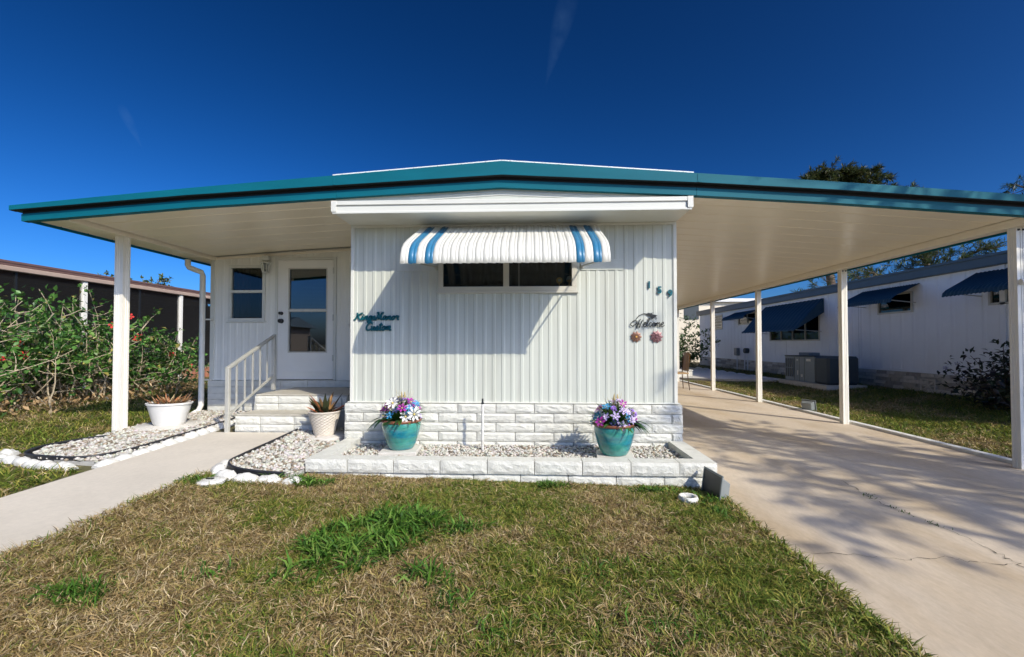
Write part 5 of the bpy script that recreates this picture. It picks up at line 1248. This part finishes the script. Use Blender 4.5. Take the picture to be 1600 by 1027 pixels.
# green weed clumps
GR = np.array([(.055, .14, .014), (.085, .185, .022), (.035, .095, .012), (.14, .23, .04)])
def clump(cx, cy, rx, ry, n, rot, seed, L=.15, label=''):
    rg_ = np.random.default_rng(seed); a = rg_.uniform(0, 6.283, n); r = rg_.random(n) ** .52 * (1 + .3 * np.sin(a * 3 + seed) + .2 * np.sin(a * 7)); u, v = r * np.cos(a) * rx, r * np.sin(a) * ry
    x = cx + u * math.cos(rot) - v * math.sin(rot); y = cy + u * math.sin(rot) + v * math.cos(rot); k = vnoise(x, y, 9, 4) > .28; x, y = x[k], y[k]
    return x, y
parts = [clump(-.98, 2.52, .27, .27, 2300, .3, 1), clump(-.76, 2.90, .36, .15, 2200, -.12, 2), (clump(-1.05, 2.26, .17, .13, 600, 0, 3)), clump(-.50, 2.30, .10, .14, 220, 0, 4)]
x = np.concatenate([p[0] for p in parts]); y = np.concatenate([p[1] for p in parts])
blades('weed_patch', x, y, .12, .0100, .8, GR[np.random.default_rng(1).integers(0, 4, len(x))], 'lush dark green grass patch in the middle of the front lawn', 63, curl=.9)
parts = [clump(-1.84, 3.64, .24, .085, 1800, .05, 5), clump(-2.62, 3.44, .12, .07, 260, 0, 6), clump(1.36, 3.45, .10, .22, 420, 0, 7), clump(.15, 3.78, .12, .05, 260, 0, 8), clump(1.0, 3.75, .2, .05, 260, 0, 9)]
x = np.concatenate([p[0] for p in parts]); y = np.concatenate([p[1] for p in parts])
blades('edge_weeds', x, y, .08, .0085, .8, GR[np.random.default_rng(2).integers(0, 4, len(x))], 'low green weeds along the planter foot and walkway end', 64, curl=.8)
parts = [clump(-2.02, 1.96, .14, .10, 330, 0, 10), clump(-.15, 1.85, .10, .08, 90, 0, 11), clump(.35, 2.4, .2, .14, 90, 0, 12), clump(-.35, 2.05, .08, .10, 110, 0, 13), clump(.55, 1.9, .16, .14, 90, 0, 14), clump(-1.6, 2.2, .14, .14, 60, 0, 15)]
x = np.concatenate([p[0] for p in parts]); y = np.concatenate([p[1] for p in parts])
blades('stray_weeds', x, y, .10, .006, .9, GR[np.random.default_rng(3).integers(0, 4, len(x))], 'stray green tufts scattered over the dry near lawn', 65, curl=.9)
# tufts in the driveway crack
x = np.concatenate([RNG.normal(2.66, .02, 40), RNG.normal(2.645, .015, 30), RNG.normal(2.68, .012, 24)]); y = np.concatenate([RNG.normal(3.72, .05, 40), RNG.normal(3.42, .06, 30), RNG.normal(3.15, .04, 24)])
o = blades('crack_weeds', x, y, .022, .004, .8, GR[np.random.default_rng(4).integers(0, 4, len(x))] * .8, 'tiny weeds growing in the driveway crack', 66, zoff=.062)
# left lawn
LP_ = [(-3.72, 2.2), (-3.74, 3.66), (-4.3, 3.70), (-5.02, 4.0), (-4.85, 4.8), (-4.95, 6.0), (-4.98, 9.5), (-5.2, 14), (-9.9, 14), (-9.9, 5.2), (-7.2, 4.4)]
x, y = scatter(LP_, 3600); k = RNG.random(len(x)) < np.clip(1.35 - .11 * y, .25, 1); x, y = x[k], y[k]
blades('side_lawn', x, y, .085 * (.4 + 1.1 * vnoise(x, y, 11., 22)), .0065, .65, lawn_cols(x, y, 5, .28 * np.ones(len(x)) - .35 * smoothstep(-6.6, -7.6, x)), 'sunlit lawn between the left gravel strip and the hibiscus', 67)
# right lawn
RP_ = [(4.93, 4.2), (4.93, 15.0), (6.9, 13.2), (7.3, 13.6), (7.2, 22), (8.2, 22), (8.2, 4.2)]
x, y = scatter(RP_, 3400); k = RNG.random(len(x)) < np.clip(1.35 - .07 * y, .25, 1); x, y = x[k], y[k]
blades('side_lawn', x, y, .085 * (.4 + 1.1 * vnoise(x, y, 11., 23)), .0065, .65, lawn_cols(x, y, 6, .40 * np.ones(len(x)) - .30 * smoothstep(6.0, 5.2, x)), 'lawn strip between the driveway and the neighbouring home', 68)
# ragged grass overhanging the concrete edges
n = 2600; y = RNG.uniform(1.2, 3.62, n); x = 1.485 + RNG.normal(0, .018, n)
blades('verge_grass', x, y, .07, .005, .55, lawn_cols(x, y, 7, .3), 'ragged grass along the left edge of the driveway', 69, zoff=.012)
n = 2200; y = RNG.uniform(1.6, 3.5, n); x = -2.635 - .018 * (y - 2) + RNG.normal(0, .02, n)
blades('verge_grass', x, y, .07, .005, .5, lawn_cols(x, y, 8, -.1), 'ragged dry grass along the right edge of the walkway', 70, zoff=.008)

# ------------------------------------------------------------------ street and homes behind the viewpoint (seen only in the glass)
rd = MB(); rd.box(-120, 120, -13, -6.5, -.2, -.055); tag(rd.build('road', mat('asphalt', (.055, .055, .055), .9, var=.2, vscale=8)), kind='structure')
for i, (x, lab, mm) in enumerate(((-24, 'dark brown mobile home across the street, left of the walkway', M_brwall), (-8, 'brown mobile home across the street, opposite the front door', M_brwall), (8.5, 'cream mobile home across the street, opposite the driveway', M_cream))):
    t = thing('street_home', (x, -21, 0), lab, 'house', 'homes across the street')
    box('wall', mm, t, x - 5.5, x + 4.5, -26, -20, -.1, 2.6)
    q = MB(); q.add([(x - 6, -26.4, 2.602), (x + 5, -26.4, 2.602), (x + 5, -19.4, 2.602), (x - 6, -19.4, 2.602), (x - 6, -23, 3.4), (x + 5, -23, 3.4)], [(0, 3, 2, 1), (3, 4, 5, 2)[::-1], (0, 1, 5, 4), (1, 2, 5), (3, 0, 4)]); q.build('roof', M_nroof, t)
    for k in range(3): box('window', M_acd, t, x - 4.5 + k * 3, x - 3.2 + k * 3, -19.999, -19.95, .9, 2.1)
